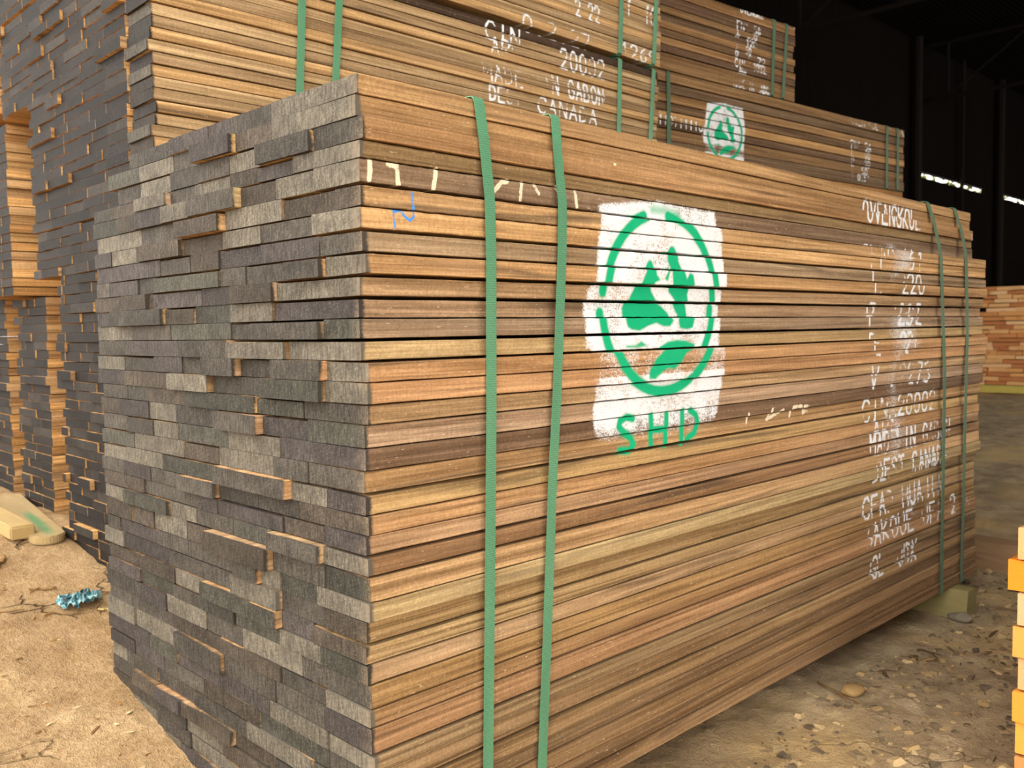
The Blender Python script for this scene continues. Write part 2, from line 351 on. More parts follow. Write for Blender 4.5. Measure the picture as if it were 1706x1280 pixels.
G = {
    'A': [[(0, 0), (.5, 1), (1, 0)], [(.22, .38), (.78, .38)]], 'B': [[(0, 0), (0, 1), (.7, .95), (.8, .75), (.6, .53), (.1, .5)], [(.6, .53), (1, .3), (.8, .04), (0, 0)]],
    'C': [[(1, .82), (.75, 1), (.3, .98), (0, .7), (0, .3), (.3, .02), (.75, 0), (1, .18)]], 'D': [[(0, 0), (0, 1)], [(.18, 1), (.75, .9), (1, .5), (.75, .1), (.18, 0)]],
    'E': [[(1, 1), (0, 1), (0, 0), (1, 0)], [(0, .52), (.75, .52)]], 'F': [[(1, 1), (0, 1), (0, 0)], [(0, .52), (.75, .52)]],
    'G': [[(1, .82), (.75, 1), (.3, .98), (0, .7), (0, .3), (.3, .02), (.8, 0), (1, .2), (1, .45), (.6, .45)]], 'H': [[(0, 0), (0, 1)], [(1, 0), (1, 1)], [(0, .5), (1, .5)]],
    'I': [[(.5, 0), (.5, 1)]], 'J': [[(.9, 1), (.9, .2), (.6, 0), (.25, .05), (.05, .25)]], 'K': [[(0, 0), (0, 1)], [(1, 1), (.1, .48), (1, 0)]], 'L': [[(0, 1), (0, 0), (.9, 0)]],
    'M': [[(0, 0), (0, 1), (.5, .4), (1, 1), (1, 0)]], 'N': [[(0, 0), (0, 1)], [(.1, .95), (.9, .05)], [(1, 0), (1, 1)]],
    'O': [[(.42, 1), (.1, .85), (0, .5), (.1, .15), (.42, 0)], [(.58, 1), (.9, .85), (1, .5), (.9, .15), (.58, 0)]], 'P': [[(0, 0), (0, 1), (.75, .98), (1, .75), (.75, .5), (.05, .48)]],
    'R': [[(0, 0), (0, 1), (.75, .98), (1, .75), (.75, .52), (.05, .5)], [(.4, .48), (1, 0)]], 'S': [[(1, .85), (.6, 1), (.15, .93), (.05, .7), (.3, .53), (.75, .45), (1, .25), (.8, .05), (.3, 0), (0, .15)]],
    'T': [[(0, 1), (1, 1)], [(.5, .9), (.5, 0)]], 'U': [[(0, 1), (0, .25), (.3, 0), (.7, 0), (1, .25), (1, 1)]], 'V': [[(0, 1), (.5, 0), (1, 1)]], 'X': [[(0, 0), (1, 1)], [(0, 1), (1, 0)]],
    '0': [[(.42, 1), (.1, .85), (0, .5), (.1, .15), (.42, 0)], [(.58, 1), (.9, .85), (1, .5), (.9, .15), (.58, 0)]], '1': [[(.25, .8), (.55, 1), (.55, 0)]],
    '2': [[(0, .8), (.25, 1), (.75, 1), (1, .78), (.8, .5), (.05, .05), (1, .02)]], '3': [[(0, .9), (.5, 1), (.95, .8), (.6, .53), (.3, .52)], [(.6, .53), (1, .28), (.6, 0), (0, .08)]],
    '4': [[(.75, 0), (.75, 1), (0, .3), (1, .3)]], '5': [[(.95, 1), (.1, 1), (.08, .58), (.7, .6), (1, .32), (.7, .02), (0, .06)]],
    '6': [[(.85, 1), (.3, .75), (.02, .35), (.3, .02), (.75, .03), (1, .3), (.7, .55), (.1, .45)]], '7': [[(0, 1), (1, 1), (.4, 0)]],
    '8': [[(.5, .53), (.1, .75), (.5, 1), (.9, .75), (.5, .53), (.02, .25), (.5, 0), (.98, .25), (.5, .53)]], '9': [[(.95, .6), (.5, .45), (.05, .72), (.4, 1), (.85, .92), (.95, .6), (.6, 0)]],
    '.': [[(.4, .02), (.6, .02)]], '\u00b0': [[(.5, 1), (.2, .85), (.5, .7), (.8, .85), (.5, 1)]], ' ': [],
}


def text_paint(X, Z, lines, height, w, soft):
    out = np.zeros(X.shape)
    for s, x0, x1, zt, zb in lines:
        hh = height if height else (zt - zb)
        m = (X > x0 - .02) & (X < x1 + .02) & (Z > zt - hh - .015) & (Z < zt + .015)
        if not m.any(): continue
        xs, zs2 = X[m], Z[m]
        acc = np.zeros(xs.shape)
        adv = (x1 - x0) / len(s)
        for i, ch in enumerate(s):
            for pl in G[ch]:
                pts = [(x0 + adv * (i + .12 + .68 * a), zt - hh + hh * b) for a, b in pl]
                acc = np.maximum(acc, stroke(xs, zs2, pts, w, soft))
        # stencil bridges: a thin band left bare across each line
        acc *= 1 - .75 * (np.abs(zs2 - (zt - hh * .5)) < hh * .045)
        out[m] = np.maximum(out[m], acc)
    # overspray around the block of letters
    return out


def logo_paint(X, Z):
    sp = vnoise(X * 55, Z * 55, 3) * .35
    white = fill(X, Z, PATCH, .011) * (1.02 + .5 * sp + .22 * vnoise(X * 14, Z * 20, 21))
    white = np.maximum(white, .75 * stroke(X, Z, [(.445, .70), (.447, .655)], .016, .016))
    fade = sstep(.60, .535, Z)
    white *= 1 - .5 * fade
    # the two outstanding boards caught less paint
    white *= 1 - .26 * ((Z < .7111) & (Z > .667))
    green = np.zeros(X.shape)
    for i, arc in enumerate(RING):
        green = np.maximum(green, stroke(X, Z, arc, .0098, .004))
        green = np.maximum(green, .42 * stroke(X, Z, arc, .013, .012))
    top = [(.615, .952), (.65, .953), (.69, .948)]
    green = np.maximum(green, .62 * stroke(X, Z, top, .008, .010))
    for poly, amt in ((TREE_A, 1.0), (TREE_B, 1.0), (TWIG, .95), (TUFT, .85), (HILL, .92)):
        green = np.maximum(green, amt * fill(X, Z, poly, .0035))
        green = np.maximum(green, amt * .42 * fill(X, Z, poly, .016))
    for pl in SHD:
        green = np.maximum(green, stroke(X, Z, pl, .0066, .003))
        green = np.maximum(green, .40 * stroke(X, Z, pl, .010, .010))
    return np.clip(white, 0, 1.2), green


def front_paint(X, Z):
    P = np.zeros((X.size, 4), np.float32)
    w, g = logo_paint(X, Z)
    t = text_paint(X, Z, TEXT, .052, .0044, .0028)
    drop = .84 + 1.3 * vnoise(X * 22, Z * 30, 5) + .7 * vnoise(X * 90, Z * 120, 6)
    t = 1.3 * t * np.clip(drop + .12, .4, 1.1)
    mist = .85 * np.exp(-((X - 1.66) / .17) ** 2) * (Z < .95) * (Z > .12) * np.clip(.7 + 1.6 * vnoise(X * 9, Z * 11, 8), 0, 1)
    w = np.maximum(w, np.maximum(t, mist))
    for a, b in (((2.185, 1.005), (2.19, .985)), ((2.20, 1.004), (2.19, .985))):
        w = np.maximum(w, .9 * stroke(X, Z, [a, b], .004, .002))
    # loose white spatter low on the far end
    spt = vnoise(X * 160, Z * 160, 9) + .5 * vnoise(X * 40, Z * 40, 10)
    w = np.maximum(w, .95 * (spt > .22) * np.exp(-((X - 2.14) / .05) ** 2 - ((Z - .225) / .035) ** 2))
    P[:, 0] = w
    P[:, 1] = g
    for pl in BLUE: P[:, 2] = np.maximum(P[:, 2], .95 * 1.1 * stroke(X, Z, pl, .0021, .0014) * (1 + .5 * vnoise(X * 200, Z * 200, 4)))
    for pl in CREAM: P[:, 3] = np.maximum(P[:, 3], 1.05 * stroke(X, Z, pl, .0042, .002) * (1 + .6 * vnoise(X * 150, Z * 150, 14)))
    return P


def rear_paint(X, Z):
    P = np.zeros((X.size, 4), np.float32)
    t = text_paint(X, Z, TEXT_A, None, .0042, .003)
    t *= np.clip(.88 + 1.3 * vnoise(X * 22, Z * 30, 15) + .5 * vnoise(X * 90, Z * 120, 16), .35, 1.1) * 1.3
    mist = .62 * np.exp(-((X - 1.38) / .24) ** 2 - ((Z - 1.5) / .12) ** 2) * np.clip(.6 + 1.8 * vnoise(X * 9, Z * 14, 18), 0, 1)
    P[:, 0] = np.maximum(t, mist)
    return P


def far_paint(X, Z):
    P = np.zeros((X.size, 4), np.float32)
    (x0, zt), (x1, _), (_, zb), _ = LOGO_B
    # the same stencil, sprayed smaller
    k = (x1 - x0) / (.828 - .452)
    w, g = logo_paint(.452 + (X - x0) / k, .957 + (Z - zt + .006) / k)
    t = text_paint(X, Z, TEXT_B, None, .0034, .0024) * np.clip(.9 + 1.2 * vnoise(X * 22, Z * 30, 25), .4, 1.1) * 1.3
    for a in V_B: w = np.maximum(w, .95 * stroke(X, Z, a, .005, .002))
    P[:, 0] = np.maximum(w, t)
    P[:, 1] = g
    return P


# ------------------------------------------------------------------ one sawn board
def board_mesh(name, L, W, T, tint, sealer, rnd, xs=None, nz=1, paint=None, wander=0.0, back=True):
    """Length along +x from 0, thickness along z, long side at y = 0 facing -y; ends carry the second material."""
    if xs is None: xs = np.array([0.0, L])
    xs = np.asarray(xs, float)
    b = min(.0009, T * .08)
    ring = [(b, 0.0)]
    for i in range(nz + 1): ring.append((0.0, b + (T - 2 * b) * i / nz))
    ring += [(b, T), (W - b, T), (W, T - b), (W, b), (W - b, 0.0)]
    m = len(ring); n = len(xs)
    ry = np.array([p[0] for p in ring]); rz = np.array([p[1] for p in ring])
    V = np.zeros((n, m, 3))
    V[:, :, 0] = xs[:, None]; V[:, :, 1] = ry[None]; V[:, :, 2] = rz[None]
    if wander > 0:
        seed = int(rnd * 9999)
        fy = vnoise(xs * 3.1, np.zeros(n), seed) * wander * 2.2 + vnoise(xs * 60, np.zeros(n), seed + 1) * .0007
        V[:, :nz + 3, 1] += fy[:, None]
        V[:, 0, 2] += .0004 + np.abs(vnoise(xs * 45, np.zeros(n), seed + 2)) * .0016
        V[:, 1, 2] += .0004 + np.abs(vnoise(xs * 45, np.zeros(n), seed + 2)) * .0016
        V[:, nz + 2, 2] -= .0004 + np.abs(vnoise(xs * 45, np.zeros(n), seed + 3)) * .0016
        V[:, nz + 1, 2] -= .0004 + np.abs(vnoise(xs * 45, np.zeros(n), seed + 3)) * .0016
    idx = np.arange(n * m).reshape(n, m)
    faces = []
    for j in range(m):
        k = (j + 1) % m
        a = idx[:-1, j]; c = idx[1:, j]; d = idx[1:, k]; e = idx[:-1, k]
        faces.append(np.stack([a, c, d, e], 1))
    F = np.concatenate(faces)
    polys = [tuple(q) for q in F.tolist()] + [tuple(idx[0, ::1].tolist()), tuple(idx[-1, ::-1].tolist())]
    me = bpy.data.meshes.new(name)
    me.from_pydata(V.reshape(-1, 3).tolist(), [], polys)
    mi = np.zeros(len(polys), np.int32); mi[-2:] = 1
    me.polygons.foreach_set('material_index', mi)
    N = n * m
    tint_attr(me, np.tile(np.array([*tint, rnd], np.float32), (N, 1)))
    a = me.attributes.new('sealer', 'FLOAT_COLOR', 'POINT')
    a.data.foreach_set('color', np.tile(np.array([*sealer, 1], np.float32), (N, 1)).ravel())
    if paint is not None:
        a = me.attributes.new('paint', 'FLOAT_COLOR', 'POINT')
        P = np.zeros((n, m, 4), np.float32)
        P[:, 0:nz + 3] = paint(V[:, 0:nz + 3, 0].ravel(), V[:, 0:nz + 3, 2].ravel()).reshape(n, nz + 3, 4)
        a.data.foreach_set('color', P.ravel())
    me.update()
    return me


def stations(L, zones, coarse=.06, fine=.0025):
    s = list(np.arange(0, L, coarse)) + [L]
    for a, b in zones:
        s = [v for v in s if not (a < v < b)] + list(np.arange(max(a, 0), min(b, L), fine))
    s = np.unique(np.round(s, 5))
    return s


def sealer_tone():
    """A grey for one sealed board end, with the words for it."""
    k = R.random()
    v = R.uniform(.80, 1.12)
    if k < .36: c, w = (70, 65, 58), 'slate grey'
    elif k < .56: c, w = (92, 86, 75), 'pale grey'; v = R.uniform(.98, 1.15)
    elif k < .74: c, w = (66, 60, 57), 'purplish grey'
    elif k < .88: c, w = (66, 64, 56), 'greenish grey'
    else: c, w = (70, 62, 53), 'brownish grey'
    return tuple(x * v ** 1.6 for x in lin(c)), w


# ------------------------------------------------------------------ the front bundle: every board on its own
SIDE = [((196, 148, 92), 'orange-brown'), ((186, 138, 84), 'orange-brown'), ((184, 134, 82), 'warm brown'), ((158, 124, 80), 'olive brown'), ((150, 118, 92), 'purplish brown'),
        ((206, 156, 98), 'orange-tan'), ((222, 168, 104), 'light orange'), ((178, 144, 108), 'greyish tan'), ((214, 160, 100), 'light orange'), ((190, 148, 104), 'tan'),
        ((182, 142, 106), 'pinkish tan'), ((176, 142, 112), 'greyish tan'), ((198, 160, 106), 'dark-streaked tan'), ((206, 150, 94), 'orange'), ((208, 150, 96), 'orange'),
        ((196, 154, 106), 'tan'), ((202, 162, 130), 'pale pinkish'), ((138, 104, 78), 'dark brown'), ((196, 148, 94), 'orange-tan'), ((206, 162, 98), 'yellowish tan'),
        ((206, 152, 96), 'orange'), ((194, 148, 106), 'pinkish tan'), ((166, 120, 76), 'brown'), ((210, 162, 108), 'pale tan'), ((190, 158, 106), 'yellowish tan'),
        ((176, 138, 86), 'brown'), ((186, 148, 96), 'tan'), ((188, 146, 102), 'pinkish tan'), ((198, 150, 88), 'orange-tan'), ((182, 134, 82), 'brown'),
        ((202, 148, 98), 'pinkish orange'), ((178, 142, 98), 'greyish tan'), ((170, 130, 86), 'brown'), ((188, 146, 96), 'tan'), ((150, 114, 76), 'dark brown'),
        ((176, 134, 86), 'brown'), ((158, 118, 76), 'dark brown'), ((168, 126, 82), 'brown')]
SIDE = [(tuple(v * (.93 if i > 27 else 1) for v in c), w) for i, (c, w) in enumerate(SIDE)]  # lowest rows darkened in the wood colour for the weaker light there
RIGHT_X = [2.20] * 5 + [2.235] * 5 + [2.23] * 9 + [2.205] * 7 + [2.19] * 12
NROW = 38
for r in range(NROW):
    zt, zb = ROWZ[r], ROWZ[r + 1]
    edges = [0.0] + list(SEAMS[r]) + [.9 + R.uniform(-.02, .012)]
    for c in range(len(edges) - 1):
        if r < 3 and c == len(edges) - 2: continue      # the top rows stop short of the far side
        proud = 0.0
        if c in PROUD.get(r, []): proud = R.uniform(.007, .014)
        elif r >= 27 and c > 0 and R.random() < .12: proud = R.uniform(.004, .011)
        x0 = R.uniform(-.002, .003) - proud
        if c == 0: x0 = R.uniform(-.002, .002)
        T = zt - zb - R.choice((.0003, .0004, .0006, .0009, .0022, .0034))
        sealer, sword = sealer_tone()
        rnd = R.random()
        if c == 0:
            yf = FACE[r] - .0005
            W = edges[1] - yf - .0015
            L = RIGHT_X[r] + R.uniform(-.006, .006) - x0
            tint = wood_tint(SIDE[r][0])
            zones = [(-.01, .02)]
            if zt > .50 and zb < .99: zones.append((.425, .855))
            zones.append((1.42, 2.06))
            if r in (3, 4, 5, 6): zones.append((0.0, .5))
            if r < 3: zones.append((2.17, 2.22))
            if 27 <= r <= 32: zones.append((2.06, 2.22))
            if r in (17, 18): zones.append((.86, 1.15))
            xs = stations(L, zones)
            off = (x0, zb + .0002)
            me = board_mesh('timber_board', L, W, T, tint, sealer, rnd, xs, 10, lambda X, Z, o=off: front_paint(X + o[0], Z + o[1]), .0016)
            o = link('timber_board', me, (PWOOD, SEALC), None, (x0, yf, zb + .0002))
            if r < 5:
                o.rotation_euler.z = math.atan2(.030, 2.2)
            tag(o, '%s board along the front bundle\'s long side, %s' % (SIDE[r][1], rowname(r)) if r else 'orange-brown topmost board along the front bundle\'s long side, grey sealed end', 'board', 'corner boards of the front bundle')
        else:
            y0 = edges[c] + .0004
            if r < 5: y0 += .0006
            W = edges[c + 1] - edges[c] - .0018
            L = R.uniform(2.17, 2.2) - x0
            if r < 5: W -= 0
            tint = wood_tint(R.choice(SIDE)[0])
            me = board_mesh('timber_board', L, W, T - R.uniform(0, .0008), tint, sealer, rnd, None, 1)
            o = link('timber_board', me, (WOOD, SEAL), None, (x0, y0, zb + .0002))
            if r < 5: o.rotation_euler.z = math.atan2(.030, 2.2)
            st = ' jutting out' if proud > .008 else ''
            tag(o, '%s front-bundle board end%s, %s, %s in from corner' % (sword, st, rowname(r), ORD[c]), 'board', 'boards stacked in the front bundle')

# ------------------------------------------------------------------ the tall stack behind: boards showing a long side
REAR = [((208, 160, 100), 'orange-tan'), ((188, 150, 100), 'tan'), ((176, 140, 98), 'greyish tan'), ((214, 168, 108), 'light orange'), ((196, 150, 92), 'orange-brown'), ((202, 164, 116), 'pale tan'), ((170, 128, 80), 'brown'), ((186, 146, 100), 'pinkish tan')]
XA, YA = .15, .95
zlist = []
z = 1.622
while z > 1.03:
    zlist.append((z, 'lower')); z -= .0253
z = 1.638
up = []
while z < 2.02:
    up.append((z, 'upper')); z += .0253
STUFF_BOXES = []          # (x0, x1, y0, y1, z0, z1, rz, origin, tint, sealer, ends)
for q, (zz, which) in enumerate([(a, b) for a, b in zlist] + up):
    if which == 'lower':
        z0, z1 = zz - .0253, zz; idx = q
        nm = 'rear stack\'s lower bundle, %s' % rowname(idx)
    else:
        z0, z1 = zz, zz + .0253; idx = q - len(zlist)
        nm = 'rear stack\'s upper bundle, %s row from its bottom' % (ORD[idx] if idx else 'first')
    tint, tw = REAR[(q * 5 + q // 3) % len(REAR)]
    if which == 'lower' and idx == 0: tint, tw = (84, 62, 48), 'blackish'
    x0 = XA + R.uniform(-.004, .006) - (.006 if q % 7 == 3 else 0)
    yf = YA + R.uniform(-.004, .004)
    L = (1.905 if which == 'lower' else 1.925) + R.uniform(-.006, .006) - x0
    sealer = tuple(v * .52 for v in sealer_tone()[0])
    zones = [(1.08 - x0, 1.66 - x0)] if which == 'lower' and z1 > 1.36 else []
    if which == 'upper' and z0 < 1.86: zones.append((1.2 - x0, 1.92 - x0))
    T = z1 - z0 - R.choice((.0004, .001, .0018))
    off = (x0, z0)
    me = board_mesh('timber_board', L, .118, T, wood_tint(tint), sealer, R.random(), stations(L, zones, .08, .003), 8 if zones else 2, lambda X, Z, o=off: rear_paint(X + o[0], Z + o[1]), .0016)
    o = link('timber_board', me, (PWOOD, SEAL), None, (x0, yf, z0))
    tag(o, '%s long-side board of the %s' % (tw, nm), 'board', 'long-side boards of the stack behind')

# ------------------------------------------------------------------ the thicker-sawn bundles far behind, swung a little
RB = math.radians(-5.2)
FAR = [((158, 116, 70), 'olive brown'), ((120, 88, 64), 'dark brown'), ((168, 120, 70), 'orange-brown'), ((136, 102, 70), 'greyish brown'), ((178, 130, 76), 'orange-brown'), ((130, 100, 72), 'greyish brown')]
def far_rows(zr, s0, s1, which):
    for i in range(len(zr) - 1):
        z1, z0 = zr[i], zr[i + 1]
        tint, tw = FAR[(i * 5 + (2 if which == 'top' else 0)) % len(FAR)]
        if which == 'middle' and i == 4: tint, tw = (206, 152, 84), 'bright orange-tan'
        L = s1 + R.uniform(-.01, .006) - s0
        T = z1 - z0 - R.choice((.0006, .0014, .003))
        zones = [(.22 - s0, .54 - s0), (1.28 - s0, 1.82 - s0), (-.03 - s0, .26 - s0)] if which == 'middle' else [(.42 - s0, .9 - s0)]
        me = board_mesh('timber_board', L, .15, T, wood_tint(tint), lin((90, 86, 80)), R.random(), stations(L, zones, .08, .0035), 10, lambda X, Z, a=s0, b=z0: far_paint(X + a, Z + b), .0015)
        yl = R.uniform(-.003, .003)
        p = Vector((B_ORIGIN[0], B_ORIGIN[1], 0)) + Matrix.Rotation(RB, 3, 'Z') @ Vector((s0, yl, z0))
        o = link('timber_board', me, (PWOOD, SEAL), None, p, RB)
        tag(o, '%s board of the far stack\'s %s bundle, %s' % (tw, which, rowname(i)), 'board', 'boards of the far stack')
C_ROWS = list(C_ROWS[:-1]) + [1.7105]
far_rows(C_ROWS, -.02, .855, 'top')
far_rows(B_ROWS, -.045, 1.795, 'middle')

# ------------------------------------------------------------------ all the smaller boards of the stacks behind: one mass
class Mass:
    def __init__(self): self.v = []; self.f = []; self.mi = []; self.t = []; self.s = []
    def box(self, x0, x1, y0, y1, z0, z1, tint, sealer, rot=None):
        k = len(self.v)
        for x in (x0, x1):
            for y, zz in ((y0, z0), (y1, z0), (y1, z1), (y0, z1)):
                self.v.append(rot(x, y, zz) if rot else (x, y, zz))
        self.f += [(k, k + 1, k + 2, k + 3), (k + 4, k + 7, k + 6, k + 5), (k, k + 4, k + 5, k + 1), (k + 1, k + 5, k + 6, k + 2), (k + 2, k + 6, k + 7, k + 3), (k + 3, k + 7, k + 4, k)]
        self.mi += [1, 1, 0, 0, 0, 0]
        rn = R.random()
        self.t += [(*tint, rn)] * 8; self.s += [(*sealer, 1)] * 8
    def build(self, name, mats):
        me = bpy.data.meshes.new(name)
        me.from_pydata([tuple(p) for p in self.v], [], self.f)
        me.polygons.foreach_set('material_index', np.array(self.mi, np.int32))
        tint_attr(me, self.t)
        a = me.attributes.new('sealer', 'FLOAT_COLOR', 'POINT'); a.data.foreach_set('color', np.array(self.s, np.float32).ravel())
        me.update()
        return link(name, me, mats)
mass = Mass()
def end_wall(x, x1, y0, y1, z0, z1, t, tints, skip_first=0.0, taper=None):
    zz = z0
    row = 0
    while zz < z1 - .006:
        yl = y0 + (skip_first if skip_first else R.uniform(0, .012))
        first = True
        ymax = y1 + R.uniform(-.03, .03)
        while yl < ymax:
            w = R.uniform(.075, .165)
            p = R.uniform(-.0025, .0025) - (R.uniform(.004, .011) if R.random() < .13 else 0)
            k = R.random()
            g = R.uniform(.55, 1.3)
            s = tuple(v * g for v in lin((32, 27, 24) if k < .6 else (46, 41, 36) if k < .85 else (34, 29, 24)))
            mass.box(x + p, x1, yl, min(yl + w, ymax + .01) - .0015, zz, zz + t - R.choice((.0006, .0015, .003)), lin(R.choice(tints)[0]), s)
            yl += w
        zz += t; row += 1
end_wall(XA, 1.85, YA + .124, 1.73, 1.0306, 1.375, .0253, REAR)
end_wall(XA, 1.85, YA, 1.73, .905, 1.0135, .0246, REAR)
end_wall(XA, 1.85, YA + .124, 1.98, 1.3765, 1.622, .0253, REAR)
end_wall(XA, 1.85, YA + .124, 2.12, 1.638, 2.03, .0253, REAR)
end_wall(XA, 1.85, YA, 2.3, 2.043, 2.75, .0253, REAR)
end_wall(XA, 1.85, YA, 1.57, .17, .902, .0245, REAR)           # the bundle beneath, half behind the front one
end_wall(.155, 1.8, 1.97, 2.35, .872, 1.368, .026, REAR)      # next stack back, upper bundle
end_wall(.205, 1.8, 1.85, 2.12, .20, .845, .0255, REAR)       # next stack back, lower bundle
end_wall(.228, 1.8, 2.31, 2.75, .19, .86, .0255, REAR)        # the stack after that
end_wall(.19, 1.8, 2.42, 2.9, .872, 1.42, .026, REAR)
end_wall(.146, 1.8, 2.14, 2.9, 1.432, 2.2, .026, REAR)
rotB = Matrix.Rotation(RB, 3, 'Z')
def fb(x, y, zz):
    p = rotB @ Vector((x, y, zz)); return (p.x + B_ORIGIN[0], p.y + B_ORIGIN[1], p.z)
zz = -.075
while zz < 1.40:
    t = (1.4035 + .075) / 29
    for j in range(5):
        mass.box(-.04 + R.uniform(-.01, .01), 1.79 + R.uniform(-.015, .01), j * .15 + .001, j * .15 + .148, zz, zz + t - .002, lin(R.choice(FAR)[0]), lin((90, 86, 80)), fb)
    zz += t
for zr, e in ((C_ROWS, .85), (B_ROWS, 1.79)):
    for i in range(len(zr) - 1):
        for j in range(1, 5):
            mass.box(-.02, e + R.uniform(-.02, .005), j * .15 + .006, j * .15 + .152, zr[i + 1], zr[i] - .002, lin(R.choice(FAR)[0]), lin((90, 86, 80)), fb)
o = mass.build('sawn_timber', (WOOD, SEAL))
tag(o, 'dark grey board ends and orange side strips massed in the stacks behind the front bundle', 'boards', 'boards of the stacks behind', 'stuff')

# ------------------------------------------------------------------ plastic straps
def strap_material():
    M = NT('green woven plastic strap')
    tc = M.vec((1, 1, 1))
    w = M.n('TexWave', wave_type='BANDS', bands_direction='Z'); M.set(w.inputs['Vector'], tc)
    w.inputs['Scale'].default_value = 95; w.inputs['Distortion'].default_value = 1.2
    d = M.n('TexWave', wave_type='BANDS', bands_direction='DIAGONAL'); M.set(d.inputs['Vector'], tc); d.inputs['Scale'].default_value = 60
    n = M.noise(M.vec((30, 30, 5)), 1.0, 3)
    col = M.mix(n, (.050, .185, .095, 1), (.12, .31, .17, 1))
    col = M.mix(M.math('MULTIPLY', w.outputs['Fac'], .35), col, (.18, .40, .24, 1))
    h = M.math('ADD', w.outputs['Fac'], M.math('MULTIPLY', d.outputs['Fac'], .6))
    M.b.inputs['Coat Weight'].default_value = .15
    return M.out(col, .38, .5, h, .45, .0008)


STRAP = strap_material()


def dusty_strap():
    M = NT('dusty dull green strap')
    n = M.noise(M.vec((30, 30, 6)), 1.0, 4)
    return M.out(M.mix(n, (.045, .10, .055, 1), (.12, .20, .12, 1)), .6, .3, n, .3, .001)


DUSTY = dusty_strap()


def ribbon(name, path, mats, width=.019, thick=.0011, loc=(0, 0, 0), rz=0, wdir=Vector((1, 0, 0))):
    """Closed band: path is a list of (x, y, z); the band is `width` wide along wdir."""
    n = len(path); P = [Vector(p) for p in path]
    vs = []; fs = []
    for i in range(n):
        t = (P[(i + 1) % n] - P[i - 1]).normalized()
        nrm = wdir.cross(t).normalized()
        w = t.cross(nrm).normalized() * (width / 2)
        h = nrm * (thick / 2)
        vs += [P[i] - w - h, P[i] + w - h, P[i] + w + h, P[i] - w + h]
    for i in range(n):
        a = 4 * i; b = 4 * ((i + 1) % n)
        for k in range(4):
            fs.append((a + k, a + (k + 1) % 4, b + (k + 1) % 4, b + k))
    me = bpy.data.meshes.new(name)
    me.from_pydata([tuple(v) for v in vs], [], fs)
    me.update()
    return link(name, me, mats, None, loc, rz)


def hull(pts):
    """Band pulled tight over the most outstanding boards: lower hull of y over z."""
    out = []
    for p in sorted(pts):
        while len(out) > 1 and (out[-1][0] - out[-2][0]) * (p[1] - out[-2][1]) - (out[-1][1] - out[-2][1]) * (p[0] - out[-2][0]) <= 0: out.pop()
        out.append(p)
    return out


def strap_loop(xz, ztop, zbot, yfun, yback, skew=0.0):
    z_pts = [z for _, z in xz][::-1]; x_pts = [x for x, _ in xz][::-1]
    X = lambda z: float(np.interp(z, z_pts, x_pts))
    path = []
    zz = np.linspace(zbot + .004, ztop - .008, 70)
    px = lambda z, y: X(z) + (y + .004) * (X(z) + .674) / .9545 * skew
    for z in zz: path.append((px(z, yfun(z)), yfun(z), z))
    yt = yfun(ztop - .008)
    for a in (20, 45, 70): path.append((px(ztop, yt), yt + .008 - .008 * math.cos(math.radians(a)), ztop - .008 + .0105 * math.sin(math.radians(a))))
    path += [(px(ztop, yt), y, ztop + .0026) for y in np.linspace(yt + .012, yback - .01, 12)]
    path += [(px(ztop, yt), yback + .002, z) for z in np.linspace(ztop - .005, zbot + .005, 12)]
    path += [(X(zbot), y, zbot - .0025) for y in np.linspace(yback - .01, yt + .012, 12)]
    return path


fl = ['green strap around the front bundle, the one closest to its grey-ended corner', 'green strap around the front bundle, second from its grey-ended corner',
      'green strap at the front bundle\'s far end, beside the white stencil lettering', 'green strap around the front bundle, outermost at its far end']
for i, xz in enumerate(STRAPS):
    xm = xz[2][0]
    pts = []
    for r in range(NROW):
        y = FACE[r] - .0005 - .0022 + (.030 / 2.2 * xm if r < 5 else 0)
        pts += [(ROWZ[r], y), (ROWZ[r + 1], y)]
    hp = hull(pts)
    hz = [p[0] for p in hp]; hy = [p[1] - .0014 for p in hp]
    o = ribbon('strap', strap_loop(xz, ROWZ[0] + .0005, -.0035, lambda z: float(np.interp(z, hz, hy)), .945, 1.0), (STRAP if i < 2 else DUSTY,))
    tag(o, fl[i], 'strap', 'straps of the front bundle')

al = ['green strap on the rear stack\'s lower bundle, closest to its grey board ends', 'green strap on the rear stack\'s lower bundle, second from its grey board ends',
      'green strap crossing the 1 10 lettering high on the rear stack\'s upper bundle', 'green strap at the very edge of the rear stack\'s upper bundle',
      'green strap on the rear stack\'s lower bundle just past the 20002 lettering', 'green strap at the far edge of the rear stack\'s lower bundle']
for i, l in enumerate(STRAP_A):
    (xa, za), (xb, zb) = l
    lo, hi = (1.637, 2.03) if i in (2, 3) else (.905, 1.623)
    k = (xb - xa) / (zb - za)
    xz = [(xa + k * (hi - za), hi), (xa + k * (lo - za), lo)]
    o = ribbon('strap', strap_loop(xz, hi, lo, lambda z: YA - .0085, 2.01 if lo < 1 else 2.16), (STRAP,), .02)
    tag(o, al[i], 'strap', 'straps of the stack behind')

bl = ['green strap by the small stencil on the far stack, close to the rear stack', 'inner green strap at the end of the far stack\'s middle bundle', 'outer green strap at the end of the far stack\'s middle bundle',
      'inner green strap at the end of the far stack\'s top bundle', 'outer green strap at the end of the far stack\'s top bundle']
for i, l in enumerate(STRAP_B):
    (xa, za), (xb, zb) = l
    lo, hi = (C_ROWS[-1], C_ROWS[0]) if i > 2 else (B_ROWS[-1], B_ROWS[0])
    o = ribbon('strap', strap_loop([(xa, hi), (xb, lo)], hi - .003 if i <= 2 else hi, lo, lambda z: -.0075, .775), (DUSTY,), .02, .0011, (B_ORIGIN[0], B_ORIGIN[1], 0), RB)
    tag(o, bl[i], 'strap', 'straps of the far stack')

